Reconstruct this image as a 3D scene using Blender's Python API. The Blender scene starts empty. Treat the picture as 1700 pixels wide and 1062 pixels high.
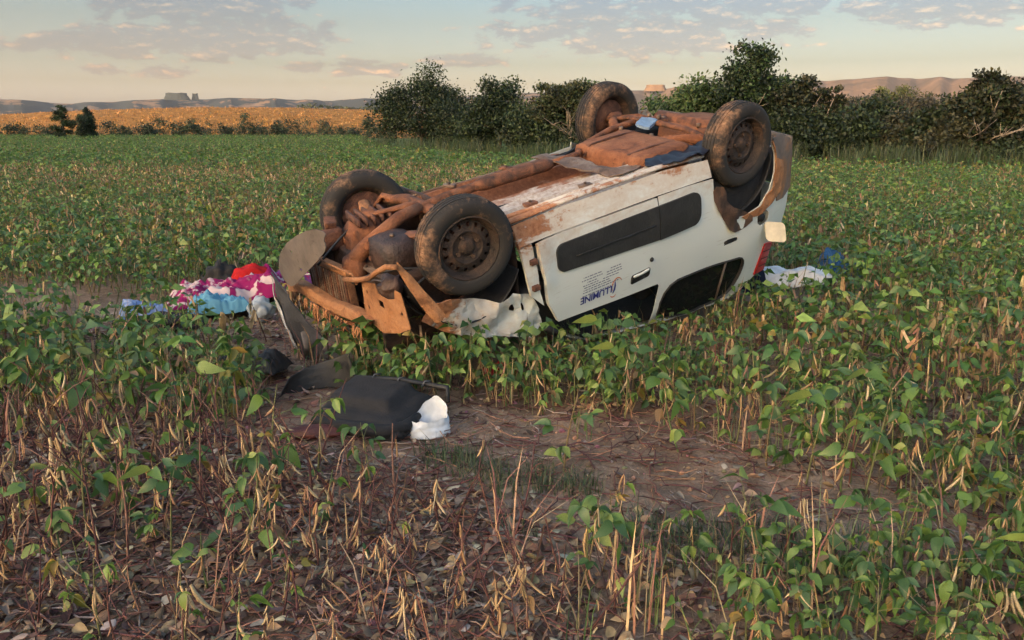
import bpy, bmesh, math, random
import numpy as np
from mathutils import Vector, Matrix, noise as mnoise
from mathutils.geometry import delaunay_2d_cdt
R = math.radians
sc = bpy.context.scene
# ------------------------------------------------------------------ camera
CAM_H = 1.55
F = 1400.0                        # focal length in pixels of a 1700 wide frame
PITCH = math.atan2(531 - 205, F)
cd = bpy.data.cameras.new('camera'); cam = bpy.data.objects.new('camera', cd)
sc.collection.objects.link(cam); sc.camera = cam
cd.sensor_width = 36.0; cd.lens = 36.0 * F / 1700; cd.clip_start = 0.05; cd.clip_end = 30000
cam.location = (0, 0, CAM_H); cam.rotation_euler = (R(90) - PITCH, 0, 0)
# ------------------------------------------------------------------ world, sun, exposure
SUN_EL = R(6.0)
SUN_AZ = R(218)                   # compass bearing of the sun (0 = +Y, clockwise): behind the camera, to the left
world = bpy.data.worlds.new('World'); sc.world = world; world.use_nodes = True
SKY_STRENGTH = 0.15
sc.view_settings.view_transform = 'Standard'; sc.view_settings.look = 'None'
sc.view_settings.gamma = 1.0; sc.view_settings.use_curve_mapping = False
sc.view_settings.exposure = 2.75
sun_d = bpy.data.lights.new('sun', 'SUN'); sun = bpy.data.objects.new('sun', sun_d); sc.collection.objects.link(sun)
sun_d.energy = 2.0; sun_d.angle = R(0.6); sun_d.color = (1.0, 0.66, 0.36)
sdir = Vector((math.sin(SUN_AZ) * math.cos(SUN_EL), math.cos(SUN_AZ) * math.cos(SUN_EL), math.sin(SUN_EL)))
sun.rotation_euler = (-sdir).to_track_quat('-Z', 'Y').to_euler()
sun.location = sdir * 50


class NT:
    """small helper around a node tree"""
    def __init__(s, tree): s.t = tree; s.n = tree.nodes; s.l = tree.links
    def node(s, typ, **kw):
        n = s.n.new(typ)
        for k, v in kw.items(): setattr(n, k, v)
        return n
    def set(s, sock, v):
        if isinstance(v, bpy.types.NodeSocket): s.l.new(v, sock)
        elif isinstance(v, bpy.types.Node): s.l.new(v.outputs[0], sock)
        elif v is not None: sock.default_value = v
    def math(s, op, a, b=None, c=None, clamp=False):
        n = s.node('ShaderNodeMath', operation=op, use_clamp=clamp)
        for i, v in enumerate((a, b, c)): s.set(n.inputs[i], v)
        return n.outputs[0]
    def mix(s, f, a, b, mode='MIX'):
        n = s.node('ShaderNodeMix', data_type='RGBA', blend_type=mode)
        s.set(n.inputs[0], f)
        for i, v in ((6, a), (7, b)):
            if isinstance(v, (tuple, list)): v = tuple(v) + (1,) * (4 - len(v))
            s.set(n.inputs[i], v)
        return n.outputs[2]
    def ramp(s, f, stops, interp='LINEAR'):
        n = s.node('ShaderNodeValToRGB'); n.color_ramp.interpolation = interp
        e = n.color_ramp.elements
        while len(e) < len(stops): e.new(0.5)
        for i, (p, c) in enumerate(stops):
            e[i].position = p
            e[i].color = (c, c, c, 1) if isinstance(c, (int, float)) else tuple(c) + (1,)
        s.set(n.inputs[0], f); return n.outputs[0]
    def noise(s, vec, scale, detail=4, rough=0.55, dist=0.0):
        n = s.node('ShaderNodeTexNoise'); s.set(n.inputs['Vector'], vec)
        n.inputs['Scale'].default_value = scale; n.inputs['Detail'].default_value = detail
        n.inputs['Roughness'].default_value = rough; n.inputs['Distortion'].default_value = dist
        return n.outputs[0]
    def smooth(s, v, a, b):
        n = s.node('ShaderNodeMapRange', interpolation_type='SMOOTHSTEP')
        s.set(n.inputs[0], v); n.inputs[1].default_value = a; n.inputs[2].default_value = b
        return n.outputs[0]


def build_world():
    nt = NT(world.node_tree); nt.n.clear()
    out = nt.node('ShaderNodeOutputWorld'); bg = nt.node('ShaderNodeBackground')
    sky = nt.node('ShaderNodeTexSky', sky_type='NISHITA'); sky.sun_disc = False
    sky.sun_elevation = SUN_EL; sky.sun_rotation = SUN_AZ
    sky.altitude = 400; sky.air_density = 1.0; sky.dust_density = 5.0; sky.ozone_density = 1.1
    tc = nt.node('ShaderNodeTexCoord'); sep = nt.node('ShaderNodeSeparateXYZ'); nt.l.new(tc.outputs['Generated'], sep.inputs[0])
    x, y, z = sep.outputs
    az = nt.math('ARCTAN2', x, y); el = nt.math('ARCSINE', z)
    # cloud banks seen in this part of the sky: centre and half size in degrees of azimuth / elevation
    banks = [(-19.4, 7.2, 6.6, .85), (-18.4, 5.3, 7.4, 1.35), (-25.7, 4.5, 4.0, .75), (-31.5, 4.5, 2.2, .75), (-23, 3.1, 3.0, .42),
             (-10.6, 3.45, 4.2, .5), (-3.0, 4.0, 3.2, .42), (6.2, 7.2, 6.6, 1.0), (8.5, 5.7, 9.6, 1.5), (14, 7.4, 6.0, 1.2), (27, 6.8, 7.0, 1.25),
             (-19.5, 8.5, 3.0, .4), (1.4, 8.2, 2.4, .45), (33, 5.9, 4.5, .7), (20.5, 8.6, 2.0, .4)]
    m = None
    for a, e, sa, se in banks:
        u = nt.math('MULTIPLY', nt.math('SUBTRACT', az, R(a)), 1 / R(sa)); v = nt.math('MULTIPLY', nt.math('SUBTRACT', el, R(e)), 1 / R(se))
        d = nt.math('SUBTRACT', 1.0, nt.math('ADD', nt.math('MULTIPLY', u, u), nt.math('MULTIPLY', v, v)))
        m = d if m is None else nt.math('MAXIMUM', m, d)
    # scattered banks over the rest of the sky
    comb0 = nt.node('ShaderNodeCombineXYZ'); nt.set(comb0.inputs[0], az); nt.set(comb0.inputs[1], nt.math('MULTIPLY', el, 2.6))
    wide = nt.math('SUBTRACT', nt.math('MULTIPLY', nt.noise(comb0.outputs[0], 3.1, 2, .5), 5.0), 3.0)
    out_of = nt.math('ADD', nt.smooth(nt.math('ABSOLUTE', az), R(36), R(44)), nt.smooth(el, R(10), R(14)), clamp=True)
    m = nt.math('MAXIMUM', m, nt.math('SUBTRACT', nt.math('MULTIPLY', wide, 1.0), nt.math('MULTIPLY', nt.math('SUBTRACT', 1.0, out_of), 9.0)))
    m = nt.math('MAXIMUM', m, -1.5)
    def dens(off):
        cb = nt.node('ShaderNodeCombineXYZ'); nt.set(cb.inputs[0], az)
        nt.set(cb.inputs[1], nt.math('MULTIPLY', nt.math('ADD', el, off), 2.4)); cb.inputs[2].default_value = 3.7
        n = nt.noise(cb.outputs[0], 27, 8, .64, .15)
        return nt.math('ADD', nt.math('MULTIPLY', m, .34), nt.math('MULTIPLY', nt.math('SUBTRACT', n, .5), 2.5))
    d0 = dens(0.0); d1 = dens(R(.26))
    cover = nt.math('MULTIPLY', nt.smooth(d0, -0.08, 0.12), .90)
    cover = nt.math('MULTIPLY', cover, nt.smooth(el, R(0.5), R(2.2)))
    lit = nt.smooth(nt.math('SUBTRACT', d0, d1), 0.05, 0.60)
    # hue and dimming of the clear sky: blue grey above, peach along the horizon opposite the sun
    tint = nt.ramp(nt.math('MULTIPLY', el, 1 / R(50)), [(0.0, (1.30, 1.15, 1.75)), (.024, (1.10, 1.0, 1.65)), (.05, (.55, .46, .62)), (.074, (.335, .285, .345)), (.124, (.24, .21, .24)), (.174, (.19, .19, .225)), (.224, (.18, .18, .20)), (.32, (.22, .22, .22)), (.62, (.35, .35, .35)), (1.0, (.5, .5, .5))])
    tint = nt.mix(1.0, tint, (1.25, 1.38, 1.37), 'MULTIPLY')
    # brightness grade in the sky colour dims only the half away from the sun
    away = nt.math('MULTIPLY', nt.math('ADD', nt.math('MULTIPLY', x, sdir.x), nt.math('MULTIPLY', y, sdir.y)), -1.0)
    tint = nt.mix(nt.smooth(away, -.45, .35), (1, 1, 1), tint)
    base = nt.mix(1.0, sky.outputs[0], tint, 'MULTIPLY')
    shade = nt.mix(1.0, base, (.80, .73, .80), 'MULTIPLY')
    glow = nt.mix(1.0, base, (1.85, 1.22, .95), 'MULTIPLY')
    cl = nt.mix(lit, shade, glow)
    col = nt.mix(cover, base, cl)
    nt.set(bg.inputs['Color'], col); bg.inputs['Strength'].default_value = SKY_STRENGTH
    nt.l.new(bg.outputs[0], out.inputs[0])


build_world()

# ------------------------------------------------------------------ shared helpers
def link(o): sc.collection.objects.link(o); return o


def tag(o, label=None, cat=None, group=None, kind=None):
    if label: o['label'] = label
    if cat: o['category'] = cat
    if group: o['group'] = group
    if kind: o['kind'] = kind
    return o


def empty(name, mat=None, parent=None):
    o = bpy.data.objects.new(name, None); o.empty_display_size = .1; link(o)
    if parent: o.parent = parent
    if mat is not None:
        if parent: o.matrix_local = mat
        else: o.matrix_world = mat
    return o


def mesh_np(name, V, T, C=None, smooth=True):
    """mesh from numpy vertices, triangles, point colours"""
    me = bpy.data.meshes.new(name)
    V = np.asarray(V, np.float32); T = np.asarray(T, np.int32)
    me.vertices.add(len(V)); me.vertices.foreach_set('co', V.ravel())
    me.loops.add(T.size); me.loops.foreach_set('vertex_index', T.ravel())
    k = T.shape[1]
    me.polygons.add(len(T)); me.polygons.foreach_set('loop_start', np.arange(0, T.size, k, dtype=np.int32))
    me.polygons.foreach_set('loop_total', np.full(len(T), k, np.int32))
    me.update(calc_edges=True)
    if smooth: me.polygons.foreach_set('use_smooth', np.ones(len(T), bool))
    if C is not None:
        a = me.color_attributes.new('Col', 'FLOAT_COLOR', 'POINT')
        c4 = np.ones((len(V), 4), np.float32); c4[:, :3] = C
        a.data.foreach_set('color', c4.ravel())
    me.validate(); return me


class MB:
    """collects shapes, builds one mesh object"""
    def __init__(s): s.v = []; s.f = []
    def add(s, vs, fs):
        o = len(s.v); s.v += [tuple(p) for p in vs]; s.f += [tuple(i + o for i in f) for f in fs]; return s
    def box(s, c, d, rot=None, bev=0.0, taper=1.0):
        bm = bmesh.new(); bmesh.ops.create_cube(bm, size=1)
        for v in bm.verts:
            v.co = Vector((v.co.x * d[0], v.co.y * d[1], v.co.z * d[2]))
            if v.co.z > 0: v.co.x *= taper; v.co.y *= taper
        if bev: bmesh.ops.bevel(bm, geom=bm.edges[:], offset=bev, segments=2, affect='EDGES', profile=.6)
        m = Matrix.Translation(c) @ (rot.to_4x4() if rot else Matrix())
        bmesh.ops.transform(bm, matrix=m, verts=bm.verts[:])
        bm.verts.index_update(); s.add([v.co for v in bm.verts], [[v.index for v in f.verts] for f in bm.faces]); bm.free(); return s
    def tube(s, pts, r, n=8, cap=True, flat=1.0):
        pts = [Vector(p) for p in pts]; m = len(pts)
        rr = [r] * m if isinstance(r, (int, float)) else list(r)
        t = (pts[1] - pts[0]).normalized()
        up = Vector((0, 0, 1)) if abs(t.z) < .9 else Vector((1, 0, 0))
        a = t.cross(up).normalized(); vs = []
        for i, p in enumerate(pts):
            t = (pts[min(i + 1, m - 1)] - pts[max(i - 1, 0)]).normalized()
            a = (a - t * a.dot(t)).normalized(); b = t.cross(a)
            for k in range(n):
                w = 2 * math.pi * k / n
                vs.append(p + a * (math.cos(w) * rr[i]) + b * (math.sin(w) * rr[i] * flat))
        fs = [(i * n + k, i * n + (k + 1) % n, (i + 1) * n + (k + 1) % n, (i + 1) * n + k) for i in range(m - 1) for k in range(n)]
        if cap: fs += [tuple(range(n))[::-1], tuple((m - 1) * n + k for k in range(n))]
        return s.add(vs, fs)
    def lathe(s, prof, n=32, closed=False):
        """profile (radius, y) turned about the Y axis"""
        m = len(prof); vs = [(r * math.cos(2 * math.pi * k / n), y, r * math.sin(2 * math.pi * k / n)) for r, y in prof for k in range(n)]
        mm = m if closed else m - 1
        fs = [(i * n + k, i * n + (k + 1) % n, ((i + 1) % m) * n + (k + 1) % n, ((i + 1) % m) * n + k) for i in range(mm) for k in range(n)]
        return s.add(vs, fs)
    def blob(s, c, d, seed=0, amp=.15, fr=2.0, sub=3, power=1.0, rot=None):
        bm = bmesh.new(); bmesh.ops.create_icosphere(bm, subdivisions=sub, radius=1)
        for v in bm.verts:
            p = v.co.copy()
            if power != 1: p = Vector([math.copysign(abs(q) ** power, q) for q in p])
            p *= 1 + amp * mnoise.noise(v.co * fr + Vector((seed * 3.1, seed, 0)))
            p = Vector((p.x * d[0], p.y * d[1], p.z * d[2]))
            if rot: p = rot @ p
            v.co = p + Vector(c)
        bm.verts.index_update(); s.add([v.co for v in bm.verts], [[v.index for v in f.verts] for f in bm.faces]); bm.free(); return s
    def warp(s, fn): s.v = [tuple(fn(Vector(p))) for p in s.v]; return s
    def build(s, name, mat, parent=None, smooth=True, auto=None):
        me = bpy.data.meshes.new(name); me.from_pydata(s.v, [], s.f); me.update()
        bm = bmesh.new(); bm.from_mesh(me); bmesh.ops.recalc_face_normals(bm, faces=bm.faces[:]); bm.to_mesh(me); bm.free()
        if smooth: me.polygons.foreach_set('use_smooth', [True] * len(me.polygons))
        if auto: me.set_sharp_from_angle(angle=R(auto))
        if mat: me.materials.append(mat)
        o = bpy.data.objects.new(name, me); link(o)
        if parent: o.parent = parent
        return o


def inside(p, poly):
    x, y = p[0], p[1]; c = False; j = len(poly) - 1
    for i in range(len(poly)):
        if (poly[i][1] > y) != (poly[j][1] > y) and x < (poly[j][0] - poly[i][0]) * (y - poly[i][1]) / (poly[j][1] - poly[i][1]) + poly[i][0]: c = not c
        j = i
    return c


def resample(poly, res):
    out = []
    for i in range(len(poly)):
        a, b = Vector(poly[i][:2]), Vector(poly[(i + 1) % len(poly)][:2])
        n = max(1, int((b - a).length / res))
        out += [a.lerp(b, k / n) for k in range(n)]
    return out


def smooth_poly(poly, it=2):
    """round the corners of a polygon (Chaikin)"""
    for _ in range(it):
        q = []
        for i in range(len(poly)):
            a, b = Vector(poly[i]), Vector(poly[(i + 1) % len(poly)])
            q += [a.lerp(b, .25), a.lerp(b, .75)]
        poly = q
    return [tuple(p) for p in poly]


def sheet(poly, f, holes=(), res=.05, th=.004):
    """a panel of thickness th: outline and holes in (u, v), f(u, v) gives the point; returns an MB"""
    B = [resample(poly, res)] + [resample(h, res * .6) for h in holes]
    pts = []; edges = []
    for b in B:
        o = len(pts); pts += b; edges += [(o + i, o + (i + 1) % len(b)) for i in range(len(b))]
    us = [p[0] for p in poly]; vs_ = [p[1] for p in poly]
    nu = int((max(us) - min(us)) / res) + 1; nv = int((max(vs_) - min(vs_)) / res) + 1
    bp = [p for b in B for p in b]
    bpa = np.array([tuple(p) for p in bp])
    for i in range(nu):
        for j in range(nv):
            p = Vector((min(us) + (i + .5) * res, min(vs_) + (j + .5) * res))
            if inside(p, poly) and not any(inside(p, h) for h in holes) and ((bpa - np.array(p)) ** 2).sum(1).min() > (res * .45) ** 2: pts.append(p)
    v2, _, f2, *_ = delaunay_2d_cdt(pts, edges, [], 0, 1e-6)
    fs = []
    for t in f2:
        c = (v2[t[0]] + v2[t[1]] + v2[t[2]]) / 3
        if inside(c, poly) and not any(inside(c, h) for h in holes): fs.append(tuple(t))
    P = [Vector(f(p.x, p.y)) for p in v2]
    N = [Vector((0, 0, 0)) for _ in P]
    for a, b, c in fs:
        n = (P[b] - P[a]).cross(P[c] - P[a])
        for i in (a, b, c): N[i] += n
    Q = [p - n.normalized() * th if n.length > 0 else p.copy() for p, n in zip(P, N)]
    k = len(P); cnt = {}
    for t in fs:
        for i in range(3):
            e = (t[i], t[(i + 1) % 3]); cnt[tuple(sorted(e))] = cnt.get(tuple(sorted(e)), []) + [e]
    walls = [(e[0][1], e[0][0], e[0][0] + k, e[0][1] + k) for e in cnt.values() if len(e) == 1]
    m = MB(); m.add(P + Q, fs + [tuple(i + k for i in t[::-1]) for t in fs] + walls); return m


def fbm(p, oct=4):
    s = 0; a = .5; p = Vector(p)
    for _ in range(oct): s += a * mnoise.noise(p); p = p * 2.03; a *= .5
    return s


# ------------------------------------------------------------------ materials
def new_mat(name):
    m = bpy.data.materials.new(name); m.use_nodes = True
    nt = NT(m.node_tree); b = nt.n['Principled BSDF']; return m, nt, b


def bump(nt, b, h, strength=.3, dist=.01):
    n = nt.node('ShaderNodeBump'); n.inputs['Strength'].default_value = strength; n.inputs['Distance'].default_value = dist
    nt.set(n.inputs['Height'], h); nt.l.new(n.outputs[0], b.inputs['Normal'])


def mottled(name, cols, scale=6, rough=.8, bstr=.3, bdist=.01, detail=6, metal=0.0, dist=.6, spec=None):
    """cols = [(position, colour), ...] spread by noise over the object"""
    m, nt, b = new_mat(name); tc = nt.node('ShaderNodeTexCoord').outputs['Object']
    n = nt.noise(tc, scale, detail, .62, dist); fine = nt.noise(tc, scale * 9, 4, .6)
    c = nt.ramp(n, cols); c = nt.mix(.35, c, nt.mix(1.0, c, nt.ramp(fine, [(.3, .45), (.7, 1.35)]), 'MULTIPLY'))
    nt.set(b.inputs['Base Color'], c); b.inputs['Metallic'].default_value = metal
    if spec is not None: b.inputs['Specular IOR Level'].default_value = spec
    nt.set(b.inputs['Roughness'], nt.math('ADD', nt.math('MULTIPLY', fine, .25), rough - .12))
    cr = nt.noise(tc, scale * 3.3, 5, .7, 1.5); c = nt.mix(nt.smooth(cr, .60, .72), c, nt.mix(1.0, c, (.30, .27, .26), 'MULTIPLY')); nt.set(b.inputs['Base Color'], c)
    bump(nt, b, nt.math('ADD', nt.math('ADD', n, nt.math('MULTIPLY', cr, .5)), nt.math('MULTIPLY', fine, .45)), min(1, bstr * 1.5), bdist * 1.8); return m


MUD = (.22, .080, .036); MUD2 = (.31, .132, .066); MUDD = (.12, .045, .025); DARK = (.035, .025, .022)
M = {}
M['underbody'] = mottled('underbody_mud', [(.26, DARK), (.42, MUDD), (.55, MUD), (.78, MUD2)], 5, .88, .5)
M['orange'] = mottled('orange_mud', [(.30, (.10, .035, .02)), (.46, MUD), (.75, MUD2)], 6, .9, .6)
M['tan'] = mottled('tan_mud', [(.28, (.13, .055, .025)), (.48, (.34, .145, .06)), (.8, (.46, .24, .12))], 7, .9, .6)
M['rust'] = mottled('rusty_iron', [(.25, DARK), (.45, (.11, .045, .03)), (.7, (.26, .11, .06))], 9, .8, .6)
M['oily'] = mottled('oily_iron', [(.3, (.012, .009, .009)), (.52, (.055, .032, .027)), (.8, (.13, .065, .045))], 6, .5, .5)  # oily iron, darkened further to paint the dark voids between engine-bay parts
M['black'] = mottled('black_plastic', [(.3, (.010, .010, .011)), (.6, (.022, .021, .022)), (.85, (.06, .045, .035))], 7, .6, .2)
M['blackfab'] = mottled('black_fabric', [(.3, (.008, .008, .010)), (.7, (.020, .019, .022))], 14, .85, .35, .004)
M['grey'] = mottled('grey_plastic', [(.25, (.075, .058, .05)), (.5, (.125, .102, .092)), (.8, (.17, .125, .10))], 4, .7, .2)
M['radiator'] = mottled('radiator_fins', [(.25, (.05, .03, .02)), (.5, (.20, .085, .04)), (.8, (.33, .17, .09))], 22, .8, .6)
M['rim'] = mottled('muddy_steel', [(.34, (.014, .011, .010)), (.54, (.05, .030, .022)), (.76, (.17, .085, .046))], 9, .7, .5)
M['exhaust'] = mottled('rusty_exhaust', [(.28, (.03, .018, .014)), (.45, (.13, .05, .025)), (.6, (.25, .092, .04)), (.8, (.16, .10, .07))], 11, .75, .6)
M['metal'] = mottled('scraped_metal', [(.28, (.05, .035, .028)), (.48, (.19, .12, .085)), (.62, (.26, .20, .16)), (.8, (.20, .085, .045))], 8, .6, .5, metal=.25)
M['glass'] = None


def paint():
    """white car paint with red mud dried along the sills and lower panels"""
    m, nt, b = new_mat('white_paint'); co = nt.node('ShaderNodeTexCoord').outputs['Object']
    sp = nt.node('ShaderNodeSeparateXYZ'); nt.l.new(co, sp.inputs[0]); x, y, z = sp.outputs
    st = nt.node('ShaderNodeMapping'); nt.l.new(co, st.inputs[0]); st.inputs['Scale'].default_value = (1, 1, 2.2)
    n = nt.noise(st.outputs[0], 5, 8, .68, .8); n2 = nt.noise(co, 38, 4, .6)
    low = nt.math('MULTIPLY', nt.math('SUBTRACT', .36, z), 1.5)
    low = nt.math('MAXIMUM', low, -.30)
    fr = nt.math('MULTIPLY', nt.math('SUBTRACT', x, .40), .72); fr = nt.math('MAXIMUM', fr, 0.0)
    re = nt.math('MAXIMUM', nt.math('MULTIPLY', nt.math('SUBTRACT', -1.15, x), .22), 0.0)
    mk = nt.math('ADD', nt.math('ADD', n, nt.math('MULTIPLY', nt.math('SUBTRACT', n2, .5), .35)), nt.math('ADD', low, nt.math('ADD', fr, re)))
    film = nt.smooth(mk, .30, .86); cake = nt.smooth(mk, .80, .96)
    col = nt.mix(nt.math('MULTIPLY', film, .62), (.66, .695, .68), (.46, .32, .22))
    col = nt.mix(cake, col, nt.ramp(n2, [(.3, (.22, .075, .03)), (.7, (.42, .19, .09))]))
    sm = nt.node('ShaderNodeMapping'); nt.l.new(co, sm.inputs[0]); sm.inputs['Scale'].default_value = (2.2, 1, 34); sm.inputs['Rotation'].default_value = (0, .35, 0)
    scr = nt.smooth(nt.math('ADD', nt.noise(sm.outputs[0], 2.2, 5, .6), nt.math('MULTIPLY', n, .25)), .76, .84)
    col = nt.mix(nt.math('MULTIPLY', scr, .28), col, (.26, .20, .16))
    nt.set(b.inputs['Base Color'], col)
    nt.set(b.inputs['Roughness'], nt.math('ADD', .30, nt.math('MULTIPLY', film, .5), clamp=True))
    b.inputs['Coat Weight'].default_value = .15
    bump(nt, b, nt.math('ADD', nt.math('MULTIPLY', cake, .6), nt.math('MULTIPLY', n2, .12)), .35, .006); return m


def tyre_mat():
    m, nt, b = new_mat('muddy_tyre'); co = nt.node('ShaderNodeTexCoord').outputs['Object']
    n = nt.noise(co, 5, 7, .65, .5); n2 = nt.noise(co, 45, 3, .6)
    mk = nt.smooth(nt.math('ADD', n, nt.math('MULTIPLY', n2, .2)), .57, .82)
    col = nt.mix(mk, (.022, .020, .020), nt.ramp(n2, [(.3, (.15, .075, .04)), (.7, (.30, .17, .10))]))
    nt.set(b.inputs['Base Color'], col); b.inputs['Roughness'].default_value = .85
    bump(nt, b, n2, .3, .004); return m


def plain(name, col, rough=.6, spec=.5, **kw):
    m, nt, b = new_mat(name); b.inputs['Base Color'].default_value = tuple(col) + (1,); b.inputs['Roughness'].default_value = rough
    b.inputs['Specular IOR Level'].default_value = spec
    for k, v in kw.items(): b.inputs[k].default_value = v
    co = nt.node('ShaderNodeTexCoord').outputs['Object']; n = nt.noise(co, 12, 5, .6)
    nt.set(b.inputs['Base Color'], nt.mix(1.0, tuple(col), nt.ramp(n, [(.3, .75), (.7, 1.15)]), 'MULTIPLY'))
    return m


def cloth(name, c1, c2=None, scale=6, thr=.5, soft=.05):
    m, nt, b = new_mat(name); co = nt.node('ShaderNodeTexCoord').outputs['Object']
    if c2: col = nt.mix(nt.smooth(nt.noise(co, scale, 2, .5, 1.2), thr - soft, thr + soft), c1, c2)
    else: col = nt.mix(nt.noise(co, scale, 4, .6), tuple(k * .8 for k in c1), tuple(min(1, k * 1.15) for k in c1))
    nt.set(b.inputs['Base Color'], col); b.inputs['Roughness'].default_value = .9; b.inputs['Specular IOR Level'].default_value = .2
    bump(nt, b, nt.noise(co, 160, 2, .5), .15, .002); return m


def leafy(name, transl=.3, rough=.55, var=.5):
    """colour comes from the leaves' own colour attribute"""
    m, nt, b = new_mat(name); a = nt.node('ShaderNodeVertexColor', layer_name='Col').outputs[0]
    co = nt.node('ShaderNodeTexCoord').outputs['Object']; n = nt.noise(co, 30, 3, .6)
    col = nt.mix(1.0, a, nt.ramp(n, [(.3, 1 - var * .5), (.7, 1 + var * .4)]), 'MULTIPLY')
    nt.set(b.inputs['Base Color'], col); b.inputs['Roughness'].default_value = rough; b.inputs['Specular IOR Level'].default_value = .5
    if transl:
        t = nt.node('ShaderNodeBsdfTranslucent'); nt.set(t.inputs[0], col); mx = nt.node('ShaderNodeMixShader'); mx.inputs[0].default_value = transl
        nt.l.new(b.outputs[0], mx.inputs[1]); nt.l.new(t.outputs[0], mx.inputs[2]); nt.l.new(mx.outputs[0], nt.n['Material Output'].inputs[0])
    return m


def glass_mat():
    m, nt, b = new_mat('tinted_glass'); b.inputs['Base Color'].default_value = (.02, .025, .025, 1); b.inputs['Roughness'].default_value = .04
    g = nt.node('ShaderNodeBsdfTransparent'); g.inputs[0].default_value = (.35, .4, .38, 1); mx = nt.node('ShaderNodeMixShader'); mx.inputs[0].default_value = .55
    nt.l.new(b.outputs[0], mx.inputs[1]); nt.l.new(g.outputs[0], mx.inputs[2]); nt.l.new(mx.outputs[0], nt.n['Material Output'].inputs[0]); return m


M['paint'] = paint(); M['tyre'] = tyre_mat(); M['glass'] = glass_mat()
M['leaf'] = leafy('leaf', .35, .42, .6); M['stalk'] = leafy('stalk', 0, .8, .6); M['litter'] = leafy('dead_leaf', .1, .9, .7)
M['crown'] = leafy('tree_leaf', .2, .6, .4); M['bark'] = mottled('bark', [(.3, (.07, .05, .035)), (.7, (.19, .145, .11))], 5, .9, .6)
M['palebark'] = mottled('pale_bark', [(.3, (.20, .15, .11)), (.7, (.36, .29, .23))], 5, .9, .4)
M['red'] = plain('red_lens', (.42, .012, .014), .3); M['bolt'] = mottled('bolt', [(.3, DARK), (.7, (.14, .08, .05))], 20, .6)
M['moulding'] = mottled('black_moulding', [(.3, (.012, .013, .015)), (.62, (.028, .028, .03)), (.85, (.075, .06, .05))], 6, .55, .15)
M['ink'] = plain('blue_ink', (.02, .03, .22), .5); M['ink_grey'] = plain('grey_ink', (.28, .29, .36), .5); M['ink_orange'] = plain('orange_ink', (.55, .16, .05), .5)


def soil():
    m, nt, b = new_mat('soil'); co = nt.node('ShaderNodeTexCoord').outputs['Object']
    n = nt.noise(co, .9, 7, .62, .4); n2 = nt.noise(co, 9, 8, .7, .3); n3 = nt.noise(co, 70, 4, .65)
    c = nt.ramp(n, [(.3, (.175, .112, .076)), (.5, (.285, .190, .132)), (.72, (.40, .285, .205))])
    c = nt.mix(.75, c, nt.mix(1.0, c, nt.ramp(n2, [(.30, .28), (.45, .85), (.72, 1.55)]), 'MULTIPLY'))
    c = nt.mix(.6, c, nt.mix(1.0, c, nt.ramp(n3, [(.3, .5), (.7, 1.4)]), 'MULTIPLY'))
    # beyond the reach of single plants the field reads as a green and dry mottle
    sp = nt.node('ShaderNodeSeparateXYZ'); nt.l.new(co, sp.inputs[0])
    far = nt.smooth(sp.outputs[1], 22, 34)
    fc = nt.ramp(nt.noise(co, .35, 8, .7), [(.3, (.06, .085, .03)), (.5, (.085, .12, .04)), (.7, (.14, .12, .05))])
    c = nt.mix(far, c, fc)
    nt.set(b.inputs['Base Color'], c); b.inputs['Roughness'].default_value = .95; b.inputs['Specular IOR Level'].default_value = .15
    bump(nt, b, nt.math('ADD', n2, nt.math('MULTIPLY', n3, .4)), .7, .03); return m


def far_land(name, stops, scale, bdist=4):
    m, nt, b = new_mat(name); co = nt.node('ShaderNodeTexCoord').outputs['Object']
    n = nt.noise(co, scale, 9, .68, .3); c = nt.ramp(n, stops)
    nt.set(b.inputs['Base Color'], c); b.inputs['Roughness'].default_value = .95; b.inputs['Specular IOR Level'].default_value = .1
    bump(nt, b, n, .6, bdist); return m


M['soil'] = soil()
M['gold'] = far_land('dry_grass', [(.36, (.035, .030, .012)), (.46, (.20, .095, .024)), (.56, (.33, .16, .04)), (.70, (.44, .25, .08))], .16, 5)
def mesa_mat():
    """shadow painted dark on the left-hand escarpment slopes, dry grass and bare rock elsewhere"""
    m, nt, b = new_mat('mesa_rock'); co = nt.node('ShaderNodeTexCoord').outputs['Object']; sp = nt.node('ShaderNodeSeparateXYZ'); nt.l.new(co, sp.inputs[0])
    n = nt.noise(co, .007, 8, .66, .4); c = nt.ramp(n, [(.3, (.075, .056, .034)), (.5, (.15, .095, .058)), (.7, (.235, .145, .09))])
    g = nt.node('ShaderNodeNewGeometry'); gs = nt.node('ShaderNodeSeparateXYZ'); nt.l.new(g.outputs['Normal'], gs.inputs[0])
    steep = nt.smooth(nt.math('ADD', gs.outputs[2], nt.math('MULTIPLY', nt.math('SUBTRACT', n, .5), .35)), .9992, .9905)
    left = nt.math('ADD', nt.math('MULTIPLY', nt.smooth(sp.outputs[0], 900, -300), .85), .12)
    c = nt.mix(nt.math('MULTIPLY', steep, left), c, (.016, .023, .026))  # blue-black in the colour stands for shadow on steep left-hand slopes
    nt.set(b.inputs['Base Color'], c); b.inputs['Roughness'].default_value = .95; b.inputs['Specular IOR Level'].default_value = .1
    bump(nt, b, n, .6, 14); return m


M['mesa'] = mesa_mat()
M['hill'] = far_land('shade_ridge', [(.3, (.05, .06, .025)), (.6, (.10, .10, .04)), (.8, (.15, .12, .06))], .03, 2)


# ------------------------------------------------------------------ the land
def ground_h(x, y):
    z = .035 * mnoise.noise(Vector((x * .8, y * .8, 0))) + .022 * mnoise.noise(Vector((x * 3.1, y * 3.1, 5))) + .014 * mnoise.noise(Vector((x * 9, y * 9, 9)))
    if y > 95: z -= 7.0 * min(1, (y - 95) / 130.0) ** 1.3
    return z


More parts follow.
